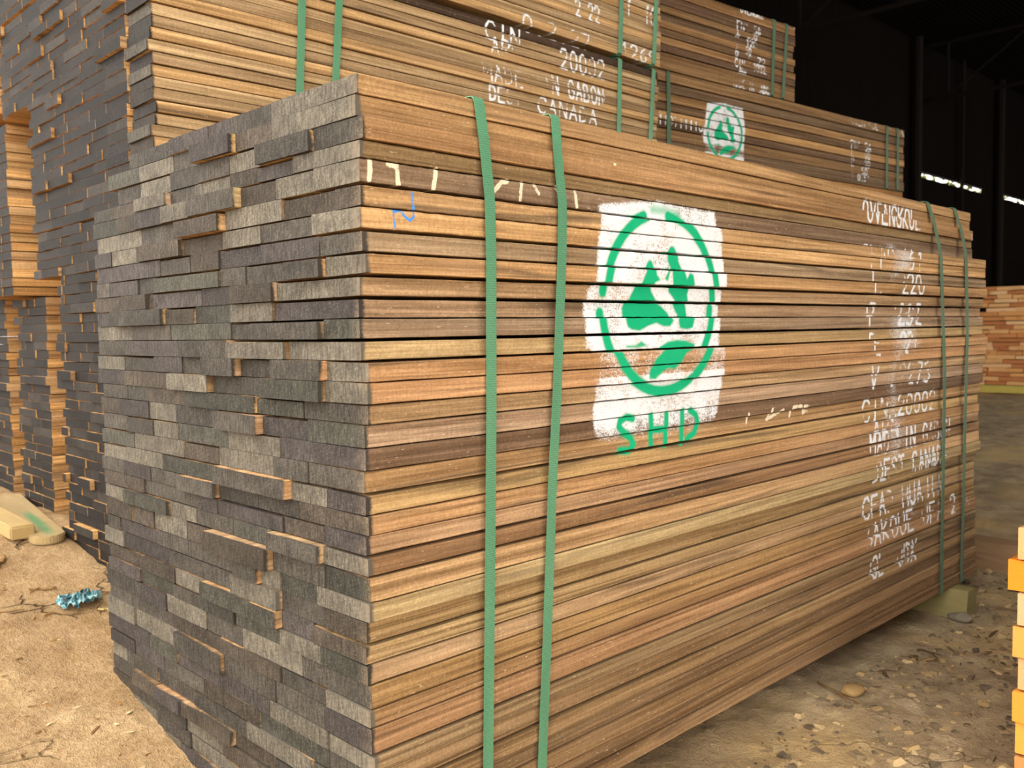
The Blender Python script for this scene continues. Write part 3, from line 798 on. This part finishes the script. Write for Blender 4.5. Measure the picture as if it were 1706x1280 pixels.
# ------------------------------------------------------------------ the dirt floor
def grid_axis(parts):
    s = []
    for a, b, st in parts: s += list(np.arange(a, b, st))
    return np.unique(np.round(s, 4))
gxs = grid_axis([(-9, -1.2, .5), (-1.2, 2.8, .0165), (2.8, 6, .08), (6, 28.5, .5)])
gys = grid_axis([(-11, -.9, .4), (-.9, 2.6, .0165), (2.6, 5.2, .08), (5.2, 11, .5)])
GX, GY = np.meshgrid(gxs, gys)
def dirt(x, y):
    left = 1 - sstep(.1, .9, x)
    d = .016 * vnoise(x * 2.3, y * 2.3, 31) + .010 * vnoise(x * 7, y * 7, 32) + .007 * vnoise(x * 19, y * 19, 33) + .0045 * vnoise(x * 45, y * 45, 34)
    lump = np.clip(vnoise(x * 28 + 9, y * 28, 35) - .16, 0, 1) * .03 * (1 - left * .4)
    return d + lump
GZ = ground_z(GX, GY) + dirt(GX, GY)
def floor_z(x, y): return float(ground_z(x, y) + dirt(np.array(x), np.array(y)))
ny, nx = GX.shape
idx = np.arange(ny * nx).reshape(ny, nx)
me = bpy.data.meshes.new('floor')
me.from_pydata(np.stack([GX, GY, GZ], -1).reshape(-1, 3).tolist(), [], np.stack([idx[:-1, :-1], idx[:-1, 1:], idx[1:, 1:], idx[1:, :-1]], -1).reshape(-1, 4).tolist())
me.polygons.foreach_set('use_smooth', np.ones(len(me.polygons), bool))
def dirt_material():
    M = NT('dry dirt')
    big = M.noise(M.vec((1, 1, 1)), 1.6, 4, .6)
    mid = M.noise(M.vec((1, 1, 1)), 9, 5, .65)
    fine = M.noise(M.vec((1, 1, 1)), 70, 4, .75)
    grit = M.noise(M.vec((1, 1, 1)), 300, 2, .7)
    sx = M.n('SeparateXYZ'); M.set(sx.inputs[0], M.n('TexCoord').outputs['Object'])
    side = M.mapr(M.math('ADD', sx.outputs[0], M.math('MULTIPLY', big, .8)), .75, 1.7, 0, 1)
    clay = M.mix(M.ramp(mid, [(.32, 0.0), (.68, 1.0)]), (.30, .185, .085, 1), (.50, .345, .185, 1))
    clay = M.mix(M.ramp(fine, [(.35, .55), (.6, 0.0)]), clay, (.23, .135, .06, 1))
    dust = M.mix(M.ramp(mid, [(.35, 0.0), (.65, 1.0)]), (.27, .20, .12, 1), (.50, .38, .23, 1))
    dust = M.mix(M.ramp(big, [(.52, 0.0), (.66, .8)]), dust, (.58, .40, .18, 1))
    col = M.mix(side, clay, dust)
    col = M.mix(M.ramp(fine, [(.62, 0.0), (.74, .5)]), col, (.55, .44, .30, 1))
    col = M.mix(M.ramp(grit, [(.28, .6), (.42, 0.0)]), col, (.13, .085, .045, 1))
    # drying cracks in the clay
    wv = M.n('VectorMath', operation='ADD'); M.set(wv.inputs[0], M.n('TexCoord').outputs['Object'])
    wn = M.n('TexNoise'); wn.inputs['Scale'].default_value = 9; wn.inputs['Detail'].default_value = 6
    sc = M.n('VectorMath', operation='SCALE'); M.set(sc.inputs[0], wn.outputs['Color']); sc.inputs['Scale'].default_value = .30
    M.set(wv.inputs[1], sc.outputs[0])
    vo = M.n('TexVoronoi', feature='DISTANCE_TO_EDGE'); M.set(vo.inputs['Vector'], wv.outputs[0]); vo.inputs['Scale'].default_value = 6.5
    gate = M.ramp(M.noise(M.vec((1, 1, 1)), 4.0, 2), [(.54, 0.0), (.64, 1.0)])
    crack = M.math('MULTIPLY', M.math('MULTIPLY', M.ramp(vo.outputs['Distance'], [(.008, 1.0), (.030, 0.0)]), gate), M.math('SUBTRACT', 1.0, side))
    col = M.mix(M.math('MULTIPLY', crack, .8), col, (.09, .05, .025, 1))
    h = M.math('ADD', M.math('MULTIPLY', mid, 1.0), M.math('ADD', M.math('MULTIPLY', fine, .7), M.math('MULTIPLY', grit, .25)))
    h = M.math('SUBTRACT', h, M.math('MULTIPLY', crack, 1.2))
    return M.out(col, .95, .1, h, .9, .012)
o = link('floor', me, (dirt_material(),))
tag(o, None, None, None, 'structure')

# ------------------------------------------------------------------ plain materials
def simple(name, c, rough=.8, spec=.2, var=.3, scale=20, bump=.4, dist=.003, stretch=(1, 1, 1)):
    M = NT(name)
    n = M.noise(M.vec(stretch), scale, 4, .6)
    f = M.noise(M.vec(stretch), scale * 9, 3, .6)
    c = lin(c)
    col = M.mix(M.math('ADD', M.math('MULTIPLY', n, .7), M.math('MULTIPLY', f, .3)), tuple(v * (1 - var) for v in c) + (1,), tuple(v * (1 + var) for v in c) + (1,))
    return M.out(col, rough, spec, M.math('ADD', n, M.math('MULTIPLY', f, .5)), bump, dist)

# ------------------------------------------------------------------ loose things on the ground
def rough_box(name, L, W, H, mat, cuts=6, jit=.002, bev=.006, taper=0.0, seed=1, parent=None):
    bm = bmesh.new()
    bmesh.ops.create_cube(bm, size=1)
    for v in bm.verts:
        v.co.x *= L; v.co.y *= W; v.co.z *= H
        if taper and v.co.z > 0:
            v.co.x *= 1 - taper; v.co.y *= 1 - taper
    bmesh.ops.bevel(bm, geom=list(bm.edges), offset=bev, segments=2, affect='EDGES')
    le = [e for e in bm.edges if e.calc_length() > L / cuts]
    bmesh.ops.subdivide_edges(bm, edges=le, cuts=cuts, use_grid_fill=True)
    r = random.Random(seed)
    for v in bm.verts:
        v.co += Vector((r.uniform(-jit, jit), r.uniform(-jit, jit), r.uniform(-jit, jit)))
    me = bpy.data.meshes.new(name); bm.to_mesh(me); bm.free()
    return link(name, me, (mat,), parent)

PALE = simple('weathered pale plank', (172, 146, 98), .85, .15, .22, 8, .4, .003, (1, 6, 6))
PALE2 = NT('pale plank with a green smear')
n1 = PALE2.noise(PALE2.vec((2, 9, 9)), 5, 4)
sxp = PALE2.n('SeparateXYZ'); PALE2.set(sxp.inputs[0], PALE2.n('TexCoord').outputs['Object'])
c1 = PALE2.mix(n1, (*lin((140, 118, 82)), 1), (*lin((176, 152, 108)), 1))
near = PALE2.math('MULTIPLY', PALE2.ramp(PALE2.math('ADD', PALE2.math('ABSOLUTE', PALE2.math('ADD', sxp.outputs[1], -.004)), PALE2.math('MULTIPLY', n1, .02)), [(.016, 1.0), (.030, 0.0)]), PALE2.mapr(PALE2.math('ABSOLUTE', PALE2.math('SUBTRACT', sxp.outputs[0], .13)), .10, .18, .75, 0))
c1 = PALE2.mix(near, c1, (*lin((62, 130, 88)), 1))
PALE2 = PALE2.out(c1, .85, .15, n1, .3, .002)

def lay(o, a, b, z_off, roll=0.0):
    """Lay a long thing between ground points a and b."""
    a = Vector((a[0], a[1], floor_z(*a) + z_off)); b = Vector((b[0], b[1], floor_z(*b) + z_off))
    d = b - a
    q = d.to_track_quat('X', 'Z')
    o.rotation_mode = 'QUATERNION'; o.rotation_quaternion = q
    o.location = (a + b) / 2
    return o

p1 = rough_box('plank', .48, .060, .036, PALE, 8, .0012, .004, 0, 3)
p1.location = (.035, 1.83, gz(.035, 1.83) + .020); p1.rotation_euler = (0, math.atan2(gz(.05, 1.55) - gz(.05, 2.0), .45) * -1, math.radians(-88))
tag(p1, 'short square-cut pale plank lying on the dirt by the dark stacks', 'plank', 'pale planks on the ground')
# the second one has a rounded tip
bm = bmesh.new()
prof = []
Lp, Wp, Hp = .62, .085, .022
out2 = [(-Lp / 2, -Wp / 2)] + [(Lp / 2 - Wp * .5 + Wp * .5 * math.sin(a), -Wp / 2 * math.cos(a)) for a in np.linspace(0, math.pi, 9)] + [(-Lp / 2, Wp / 2)]
lo = [bm.verts.new((x, y, -Hp / 2)) for x, y in out2]; hi = [bm.verts.new((x, y, Hp / 2)) for x, y in out2]
bm.faces.new(lo[::-1]); bm.faces.new(hi)
for i in range(len(out2)): bm.faces.new((lo[i], lo[(i + 1) % len(out2)], hi[(i + 1) % len(out2)], hi[i]))
bmesh.ops.recalc_face_normals(bm, faces=bm.faces)
bmesh.ops.bevel(bm, geom=[e for e in bm.edges], offset=.003, segments=2, affect='EDGES')
me = bpy.data.meshes.new('plank'); bm.to_mesh(me); bm.free()
p2 = link('plank', me, (PALE2,))
lay(p2, (.155, 2.15), (.092, 1.53), .014)
tag(p2, 'round-tipped pale plank with a green smear at the foot of dark stacks', 'plank', 'pale planks on the ground')

# bearers that carry the front bundle
BEAR = simple('greenish weathered bearer', (140, 128, 86), .9, .1, .3, 14, .6, .004, (6, 1, 6))
def bearer(name, x, y0, y1, w, z0, z1, mat, label, seed, top=.8):
    bm = bmesh.new()
    pr = [(-w / 2, z0), (w / 2, z0), (w / 2 * top, z1 - .004), (w / 2 * (top - .08), z1), (-w / 2 * (top - .08), z1), (-w / 2 * top, z1 - .004)]
    r = random.Random(seed)
    ysn = np.linspace(y0, y1, 16)
    rings = []
    for k, yy in enumerate(ysn):
        sh = .006 if k == 0 else 0
        rings.append([bm.verts.new((px * (1 - (.04 if k == 0 else 0)) + r.uniform(-.0015, .0015), yy - y0, pz + r.uniform(-.001, 0))) for px, pz in pr])
    for a, b in zip(rings[:-1], rings[1:]):
        for i in range(6): bm.faces.new((a[i], a[(i + 1) % 6], b[(i + 1) % 6], b[i]))
    bm.faces.new(rings[0][::-1]); bm.faces.new(rings[-1])
    bmesh.ops.recalc_face_normals(bm, faces=bm.faces)
    me = bpy.data.meshes.new(name); bm.to_mesh(me); bm.free()
    o = link(name, me, (mat,), None, (x, y0, 0))
    return tag(o, label, 'bearer', 'bearers under the front bundle')
bearer('bearer', 2.015, -.05, .86, .092, -.088, -.0035, BEAR, 'stubby greenish wood bearer poking out under the front bundle\'s far end', 5, .66)
bearer('bearer', .62, .14, .86, .09, -.085, -.0035, BEAR, 'weathered wood bearer in the dark gap beneath the front bundle\'s middle', 6, .9)

STONE = simple('grey stone', (128, 118, 100), .9, .15, .3, 30, .6, .004)
def stone(name, x, y, s, mat, seed, sink=.25):
    bm = bmesh.new()
    bmesh.ops.create_icosphere(bm, subdivisions=3, radius=1)
    r = random.Random(seed); o1 = r.uniform(0, 50)
    for v in bm.verts:
        k = 1 + .55 * float(vnoise(np.array(v.co.x * 1.4 + o1), np.array(v.co.y * 1.4 + v.co.z * 1.1), seed)) + .2 * float(vnoise(np.array(v.co.x * 4 + o1), np.array(v.co.y * 4 + v.co.z * 3), seed + 1))
        v.co = Vector((v.co.x * s[0] * k, v.co.y * s[1] * k, v.co.z * s[2] * k))
    me = bpy.data.meshes.new(name); bm.to_mesh(me); bm.free()
    me.polygons.foreach_set('use_smooth', np.ones(len(me.polygons), bool))
    return link(name, me, (mat,), None, (x, y, floor_z(x, y) + s[2] * (1 - sink)), r.uniform(0, 3))
tag(stone('stone', 1.955, -.045, (.032, .022, .015), STONE, 3), 'flat grey stone lying against the greenish bearer stub', 'stone')
TANST = simple('ochre stone', (158, 128, 84), .9, .15, .25, 30, .5, .003)
tag(stone('stone', 1.248, -.062, (.030, .020, .011), TANST, 8), 'flat ochre stone on the dirt beside the front bundle', 'stone')

DARKW = simple('dark weathered timber', (148, 118, 88), .85, .15, .3, 8, .5, .004, (8, 1, 8))
o = rough_box('beam', .10, .78, .098, DARKW, 8, .001, .004, 0, 9)
o.location = (2.62, .25, floor_z(2.62, .1) + .046)
tag(o, 'low dark timber beam lying across behind the front bundle\'s far end', 'beam')

# crumpled scrap of plastic
bm = bmesh.new()
ns = 22
r = random.Random(5)
vv = []
for i in range(ns):
    for j in range(ns):
        u, v = i / (ns - 1) - .5, j / (ns - 1) - .5
        x = .088 * u + .016 * float(vnoise(np.array(u * 6), np.array(v * 6), 51))
        y = .085 * v + .018 * float(vnoise(np.array(u * 5), np.array(v * 7), 52))
        zz = .040 * abs(float(vnoise(np.array(u * 7 + 3), np.array(v * 8), 53))) + .018 * float(vnoise(np.array(u * 17), np.array(v * 17), 54)) + .016 * (1 - 4 * (u * u + v * v) * .8)
        vv.append(bm.verts.new((x, y, max(zz, .001 + .003 * r.random()))))
for i in range(ns - 1):
    for j in range(ns - 1):
        u, v = i / (ns - 1) - .5, j / (ns - 1) - .5
        if u * u + v * v > .25 + .12 * float(vnoise(np.array(u * 9), np.array(v * 9), 55)): continue
        bm.faces.new((vv[i * ns + j], vv[(i + 1) * ns + j], vv[(i + 1) * ns + j + 1], vv[i * ns + j + 1]))
bmesh.ops.delete(bm, geom=[v for v in bm.verts if not v.link_faces], context='VERTS')
me = bpy.data.meshes.new('plastic_scrap'); bm.to_mesh(me); bm.free()
M = NT('teal plastic film')
cc = M.ramp(M.noise(M.vec((1, 1, 1)), 42, 3, .6), [(.40, lin((14, 36, 38))), (.5, lin((70, 128, 138))), (.60, lin((160, 196, 198)))])
film = M.out(cc, .3, .5)
o = link('plastic_scrap', me, (film,), None, (.04, 1.19, floor_z(.04, 1.19) - .001), .4)
sm = o.modifiers.new('film', 'SOLIDIFY'); sm.thickness = .0006
tag(o, 'crumpled teal plastic scrap on the dirt beside the front bundle', 'plastic scrap')

STICK = simple('dry stick', (128, 98, 62), .9, .1, .3, 30, .4, .002)
STICKP = simple('pale wood sliver', (176, 158, 104), .85, .1, .2, 30, .3, .002)
def stick(a, b, rad, mat, label, name='stick', seed=1):
    a = Vector((a[0], a[1], floor_z(*a) + rad * .8)); b = Vector((b[0], b[1], floor_z(*b) + rad * .8))
    r = random.Random(seed)
    n = 9; seg = 6
    d = (b - a); s1 = d.cross(Vector((0, 0, 1))).normalized(); s2 = s1.cross(d).normalized()
    vs = []; fs = []
    for i in range(n):
        t = i / (n - 1)
        c = a + d * t + s1 * r.uniform(-1, 1) * rad * .9 + s2 * r.uniform(-.2, .7) * rad
        q = rad * (1 - .5 * abs(t - .4)) * r.uniform(.8, 1.1)
        for k in range(seg):
            an = 2 * math.pi * k / seg
            p = c + s1 * q * math.cos(an) + s2 * q * .7 * math.sin(an)
            vs.append(tuple(p - a))
    for i in range(n - 1):
        for k in range(seg): fs.append((i * seg + k, i * seg + (k + 1) % seg, (i + 1) * seg + (k + 1) % seg, (i + 1) * seg + k))
    fs += [tuple(range(seg))[::-1], tuple(range((n - 1) * seg, n * seg))]
    me = bpy.data.meshes.new(name); me.from_pydata(vs, [], fs); me.update()
    return tag(link(name, me, (mat,), None, a), label, name.replace('_', ' '))
stick((-.195, 1.235), (-.07, 1.205), .0026, STICK, 'thin dark stick on the dirt, pointing at the teal plastic scrap')
stick((-.065, 1.43), (-.022, 1.515), .006, STICK, 'short crooked stick on open dirt below the pale planks')
stick((-.035, 1.29), (.02, 1.275), .0042, STICK, 'stubby brown stick just beyond the teal plastic scrap')
stick((.062, 1.14), (.105, 1.115), .0045, STICKP, 'yellow-green wood sliver against the grey ends near the teal scrap', 'wood_sliver')
stick((1.262, .03), (1.183, -.108), .0030, STICK, 'dull twig poking out from under the front bundle beside an ochre stone', 'twig')
stick((1.196, .03), (1.176, -.03), .0022, STICKP, 'short pale twig in the shade close under the front bundle', 'twig', 4)
stick((3.95, .88), (4.05, .68), .013, STICK, 'dark stick on the shed floor behind the low beam')

# pebbles and chips nobody could count
def scatter(name, n, area, size, mat_cols, flat, label, cat, seed, dens=None):
    r = random.Random(seed)
    vs = []; fs = []; cols = []
    base = [(-1, -1, -.6), (1, -.8, -.6), (.9, 1, -.6), (-.8, .9, -.6), (-.6, -.7, .6), (.7, -.5, .7), (.5, .6, .55), (-.5, .6, .75)]
    F = [(0, 3, 2, 1), (4, 5, 6, 7), (0, 1, 5, 4), (1, 2, 6, 5), (2, 3, 7, 6), (3, 0, 4, 7)]
    k = 0
    while k < n:
        x = r.uniform(area[0], area[1]); y = r.uniform(area[2], area[3])
        if dens and r.random() > dens(x, y): continue
        s = size[0] + (size[1] - size[0]) * r.random() ** 3
        ax = Vector((s * r.uniform(.7, 1.3) * flat[0], s * r.uniform(.6, 1.1) * flat[1], s * r.uniform(.5, .9) * flat[2]))
        rot = Euler((r.uniform(-.3, .3), r.uniform(-.3, .3), r.uniform(0, 6.3))).to_matrix()
        z0 = floor_z(x, y) + ax.z * .25
        q = len(vs)
        for b in base:
            p = rot @ Vector((b[0] * ax.x * r.uniform(.75, 1.1), b[1] * ax.y * r.uniform(.75, 1.1), b[2] * ax.z))
            vs.append((p.x + x, p.y + y, p.z + z0))
        fs += [tuple(q + i for i in f) for f in F]
        c = lin(r.choice(mat_cols)); m = r.uniform(.7, 1.15)
        cols += [(c[0] * m, c[1] * m, c[2] * m, r.random())] * 8
        k += 1
    me = bpy.data.meshes.new(name); me.from_pydata(vs, [], fs); tint_attr(me, cols); me.update()
    M = NT(name + ' colours')
    at = M.n('Attribute', attribute_name='tint')
    nn = M.noise(M.vec((1, 1, 1)), 260, 2)
    o = link(name, me, (M.out(M.mix(nn, M.mix(1.0, at.outputs['Color'], (.7, .7, .7, 1), 'MULTIPLY'), at.outputs['Color']), .9, .15, nn, .4, .002),))
    return tag(o, label, cat, None, 'stuff')
clear_r = lambda x, y: 0 if y > -.02 and x < 2.25 else 1
scatter('gravel', 2600, (.35, 2.8, -.85, .1), (.003, .019), [(150, 128, 96), (126, 108, 84), (176, 146, 102), (112, 98, 80), (196, 168, 124)], (1, .8, .6), 'small stones and grit on the shed floor beside the front bundle', 'gravel', 71, clear_r)
clear_l = lambda x, y: 0 if x > -.02 else 1
scatter('wood_chips', 900, (-.9, .0, .2, 1.9), (.002, .011), [(206, 174, 122), (176, 138, 88), (150, 112, 66), (214, 186, 140), (126, 92, 56)], (1.6, .5, .25), 'wood chips and crumbs on the tan dirt in front of grey ends', 'wood chips', 72, clear_l)
scatter('bark_shavings', 160, (1.35, 2.6, -.40, -.02), (.005, .02), [(92, 74, 56), (116, 92, 66), (150, 118, 80)], (2.0, .4, .2), 'dark bark shavings strewn on the floor near the bearer stub', 'shavings', 73, clear_r)

# ------------------------------------------------------------------ reddish stack across the shed: planks one by one
RED = [((232, 168, 104), 'orange'), ((218, 150, 92), 'reddish'), ((238, 184, 124), 'pale orange'), ((200, 130, 80), 'red-brown'), ((244, 198, 146), 'pale')]
zz = .02
row = 0
redn = 0
while zz < 1.13:
    t = .05 + R.uniform(-.004, .004)
    yl = 2.02 + R.uniform(0, .1); k = 0
    while yl < 2.82:
        w = R.uniform(.14, .34)
        c, cw = R.choice(RED)
        x0 = 10.8 + R.uniform(-.03, .03)
        me = board_mesh('plank', 1.6, w - .006, t - R.choice((.003, .006, .01)), lin(c), tuple(v * .95 for v in lin(c)), R.random(), None, 1)
        o = link('plank', me, (WOOD, WOOD), None, (x0, yl, zz))
        tag(o, '%s plank end, reddish far stack, %s row up, %s along' % (cw, 'first' if row == 0 else ORD[row], 'first' if k == 0 else ORD[k]), 'plank', 'planks of the reddish stack')
        yl += w; k += 1
    zz += t; row += 1
YEL = simple('yellowish bearer', (196, 178, 92), .85, .15, .2, 8, .3, .003)
o = rough_box('bearer', .12, 1.1, .088, YEL, 4, .001, .004, 0, 15)
o.location = (10.83, 2.45, -.03)
tag(o, 'yellowish timber bearer under the reddish stack across the shed', 'bearer')

# ------------------------------------------------------------------ orange plank stack at the frame's edge
OR = [((214, 168, 112), 'pale tan', .004), ((240, 140, 40), 'vivid orange', -.013), ((214, 170, 124), 'pale tan', .005), ((224, 158, 78), 'orange-tan', -.002),
      ((212, 164, 112), 'pale tan', .006), ((236, 152, 60), 'orange', -.001), ((226, 160, 70), 'yellow-orange', .003), ((204, 140, 80), 'tan', .004)]
zz = .395
for i, (c, cw, dy) in enumerate(OR):
    t = .058
    z0 = zz - t
    xs = np.linspace(0, 1.1, 20)
    me = board_mesh('plank', 1.1, .16, t - (.004 if i % 2 else .0025), lin(c), tuple(v * 1.0 for v in lin(c)), R.random(), xs, 2, None, .003)
    o = link('plank', me, (WOOD, WOOD), None, (1.045 + R.uniform(-.004, .004), -.449 - dy - .16, z0))
    tag(o, '%s plank in the small orange stack beside the front bundle, %s' % (cw, 'topmost' if i == 0 else ORD[i] + ' from its top'), 'plank', 'planks of the small orange stack')
    zz -= t

# ------------------------------------------------------------------ the shed
def slab(name, x0, x1, y0, y1, z0, z1, mat):
    bm = bmesh.new(); bmesh.ops.create_cube(bm, size=1)
    for v in bm.verts:
        v.co = Vector(((x0 + x1) / 2 + v.co.x * (x1 - x0), (y0 + y1) / 2 + v.co.y * (y1 - y0), (z0 + z1) / 2 + v.co.z * (z1 - z0)))
    me = bpy.data.meshes.new(name); bm.to_mesh(me); bm.free()
    return tag(link(name, me, (mat,)), None, None, None, 'structure')
def sheet_material(name, c, axis):
    M = NT(name)
    w = M.n('TexWave', wave_type='BANDS', bands_direction=axis); M.set(w.inputs['Vector'], M.vec((1, 1, 1))); w.inputs['Scale'].default_value = 4.0
    n = M.noise(M.vec((1, 1, .3)), 1.5, 4)
    col = M.mix(n, tuple(v * .6 for v in lin(c)) + (1,), tuple(v * 1.3 for v in lin(c)) + (1,))
    return M.out(col, .9, .04, w.outputs['Fac'], .8, .03)
ROOFM = sheet_material('sooty roof sheet', (11, 7, 5), 'Y')  # very dark brown sheet, faintly mottled
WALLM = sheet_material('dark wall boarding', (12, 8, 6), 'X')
ROOF_Z = 5.2
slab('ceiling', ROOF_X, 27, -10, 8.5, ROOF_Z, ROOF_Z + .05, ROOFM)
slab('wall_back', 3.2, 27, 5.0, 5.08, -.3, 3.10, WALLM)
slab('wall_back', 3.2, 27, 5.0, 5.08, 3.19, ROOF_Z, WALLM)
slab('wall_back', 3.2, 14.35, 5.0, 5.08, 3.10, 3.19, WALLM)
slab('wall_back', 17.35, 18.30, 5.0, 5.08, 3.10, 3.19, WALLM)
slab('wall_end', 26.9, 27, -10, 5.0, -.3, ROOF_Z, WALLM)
slab('wall_front', FRONT_WALL[0], FRONT_WALL[1], FRONT_WALL[2] - .08, FRONT_WALL[2], -.3, ROOF_Z, WALLM)  # added out of view so daylight fades along the front bundle
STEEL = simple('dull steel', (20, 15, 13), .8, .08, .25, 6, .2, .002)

def bar(p, q, r, name, parent, mat=None, origin=(0, 0, 0), seg=8):
    p = Vector(p) - Vector(origin); q = Vector(q) - Vector(origin)
    d = (q - p).normalized(); s1 = d.orthogonal().normalized(); s2 = d.cross(s1)
    vs = []
    for c in (p, q):
        for k in range(seg):
            an = 2 * math.pi * k / seg
            vs.append(tuple(c + s1 * r * math.cos(an) + s2 * r * math.sin(an)))
    fs = [(k, (k + 1) % seg, seg + (k + 1) % seg, seg + k) for k in range(seg)] + [tuple(range(seg))[::-1], tuple(range(seg, 2 * seg))]
    me = bpy.data.meshes.new(name); me.from_pydata(vs, [], fs); me.update()
    return link(name, me, (mat or STEEL,), parent)
for tx, lab in ((9.7, 'steel roof truss above the far stack, nearer of two in the dark'), (14.4, 'steel roof truss deeper in the dark shed, above the reddish stack')):
    og = (tx, 0, 4.3)
    e = empty('roof_truss', og)
    tag(e, lab, 'truss', 'roof trusses')
    bar((tx, -9.8, 4.3), (tx, 5, 4.3), .035, 'lower_chord', e, None, og)
    bar((tx, -9.8, ROOF_Z - .06), (tx, 5, ROOF_Z - .06), .035, 'upper_chord', e, None, og)
    for k in range(8):
        y = 4.6 - k * 1.2
        bar((tx, y, 4.3), (tx, y, ROOF_Z - .06), .022, 'post', e, None, og)
        bar((tx, y, 4.3), (tx, y - 1.2, ROOF_Z - .06), .016, 'brace', e, None, og)
for px_, lab in ((14.0, 'dark steel post at the start of the daylight gap'), (17.8, 'dark steel post between the two stretches of the daylight gap'), (15.9, 'dark steel post crossing the long daylight gap')):
    e = bar((px_, 4.9, -.12), (px_, 4.9, ROOF_Z), .07 if px_ != 15.9 else .03, 'steel_post', None)
    tag(e, lab, 'post', 'posts along the back wall')

# greenery outside, seen only through the gap under the eaves
r = random.Random(17)
vs = []; fs = []
for k in range(2600):
    c = Vector((r.uniform(16, 27), r.uniform(6.6, 8.2), r.uniform(3.0, 4.3)))
    if r.random() > .3 + .7 * abs(math.sin(c.x * 1.7)): continue
    s = r.uniform(.03, .12)
    a = Vector((r.gauss(0, 1), r.gauss(0, 1), r.gauss(0, 1))).normalized() * s
    b = a.orthogonal().normalized() * s * .45
    q = len(vs)
    vs += [tuple(c - a), tuple(c + b), tuple(c + a), tuple(c - b)]
    fs.append((q, q + 1, q + 2, q + 3))
me = bpy.data.meshes.new('foliage'); me.from_pydata(vs, [], fs); me.update()
o = link('foliage', me, (simple('sunlit leaves', (150, 160, 70), .7, .2, .4, 3, .2, .002),))  # mottled yellowish leaf colour
tag(o, 'yellow-green leaves outside, glimpsed through the gap under the roof', 'foliage', None, 'stuff')
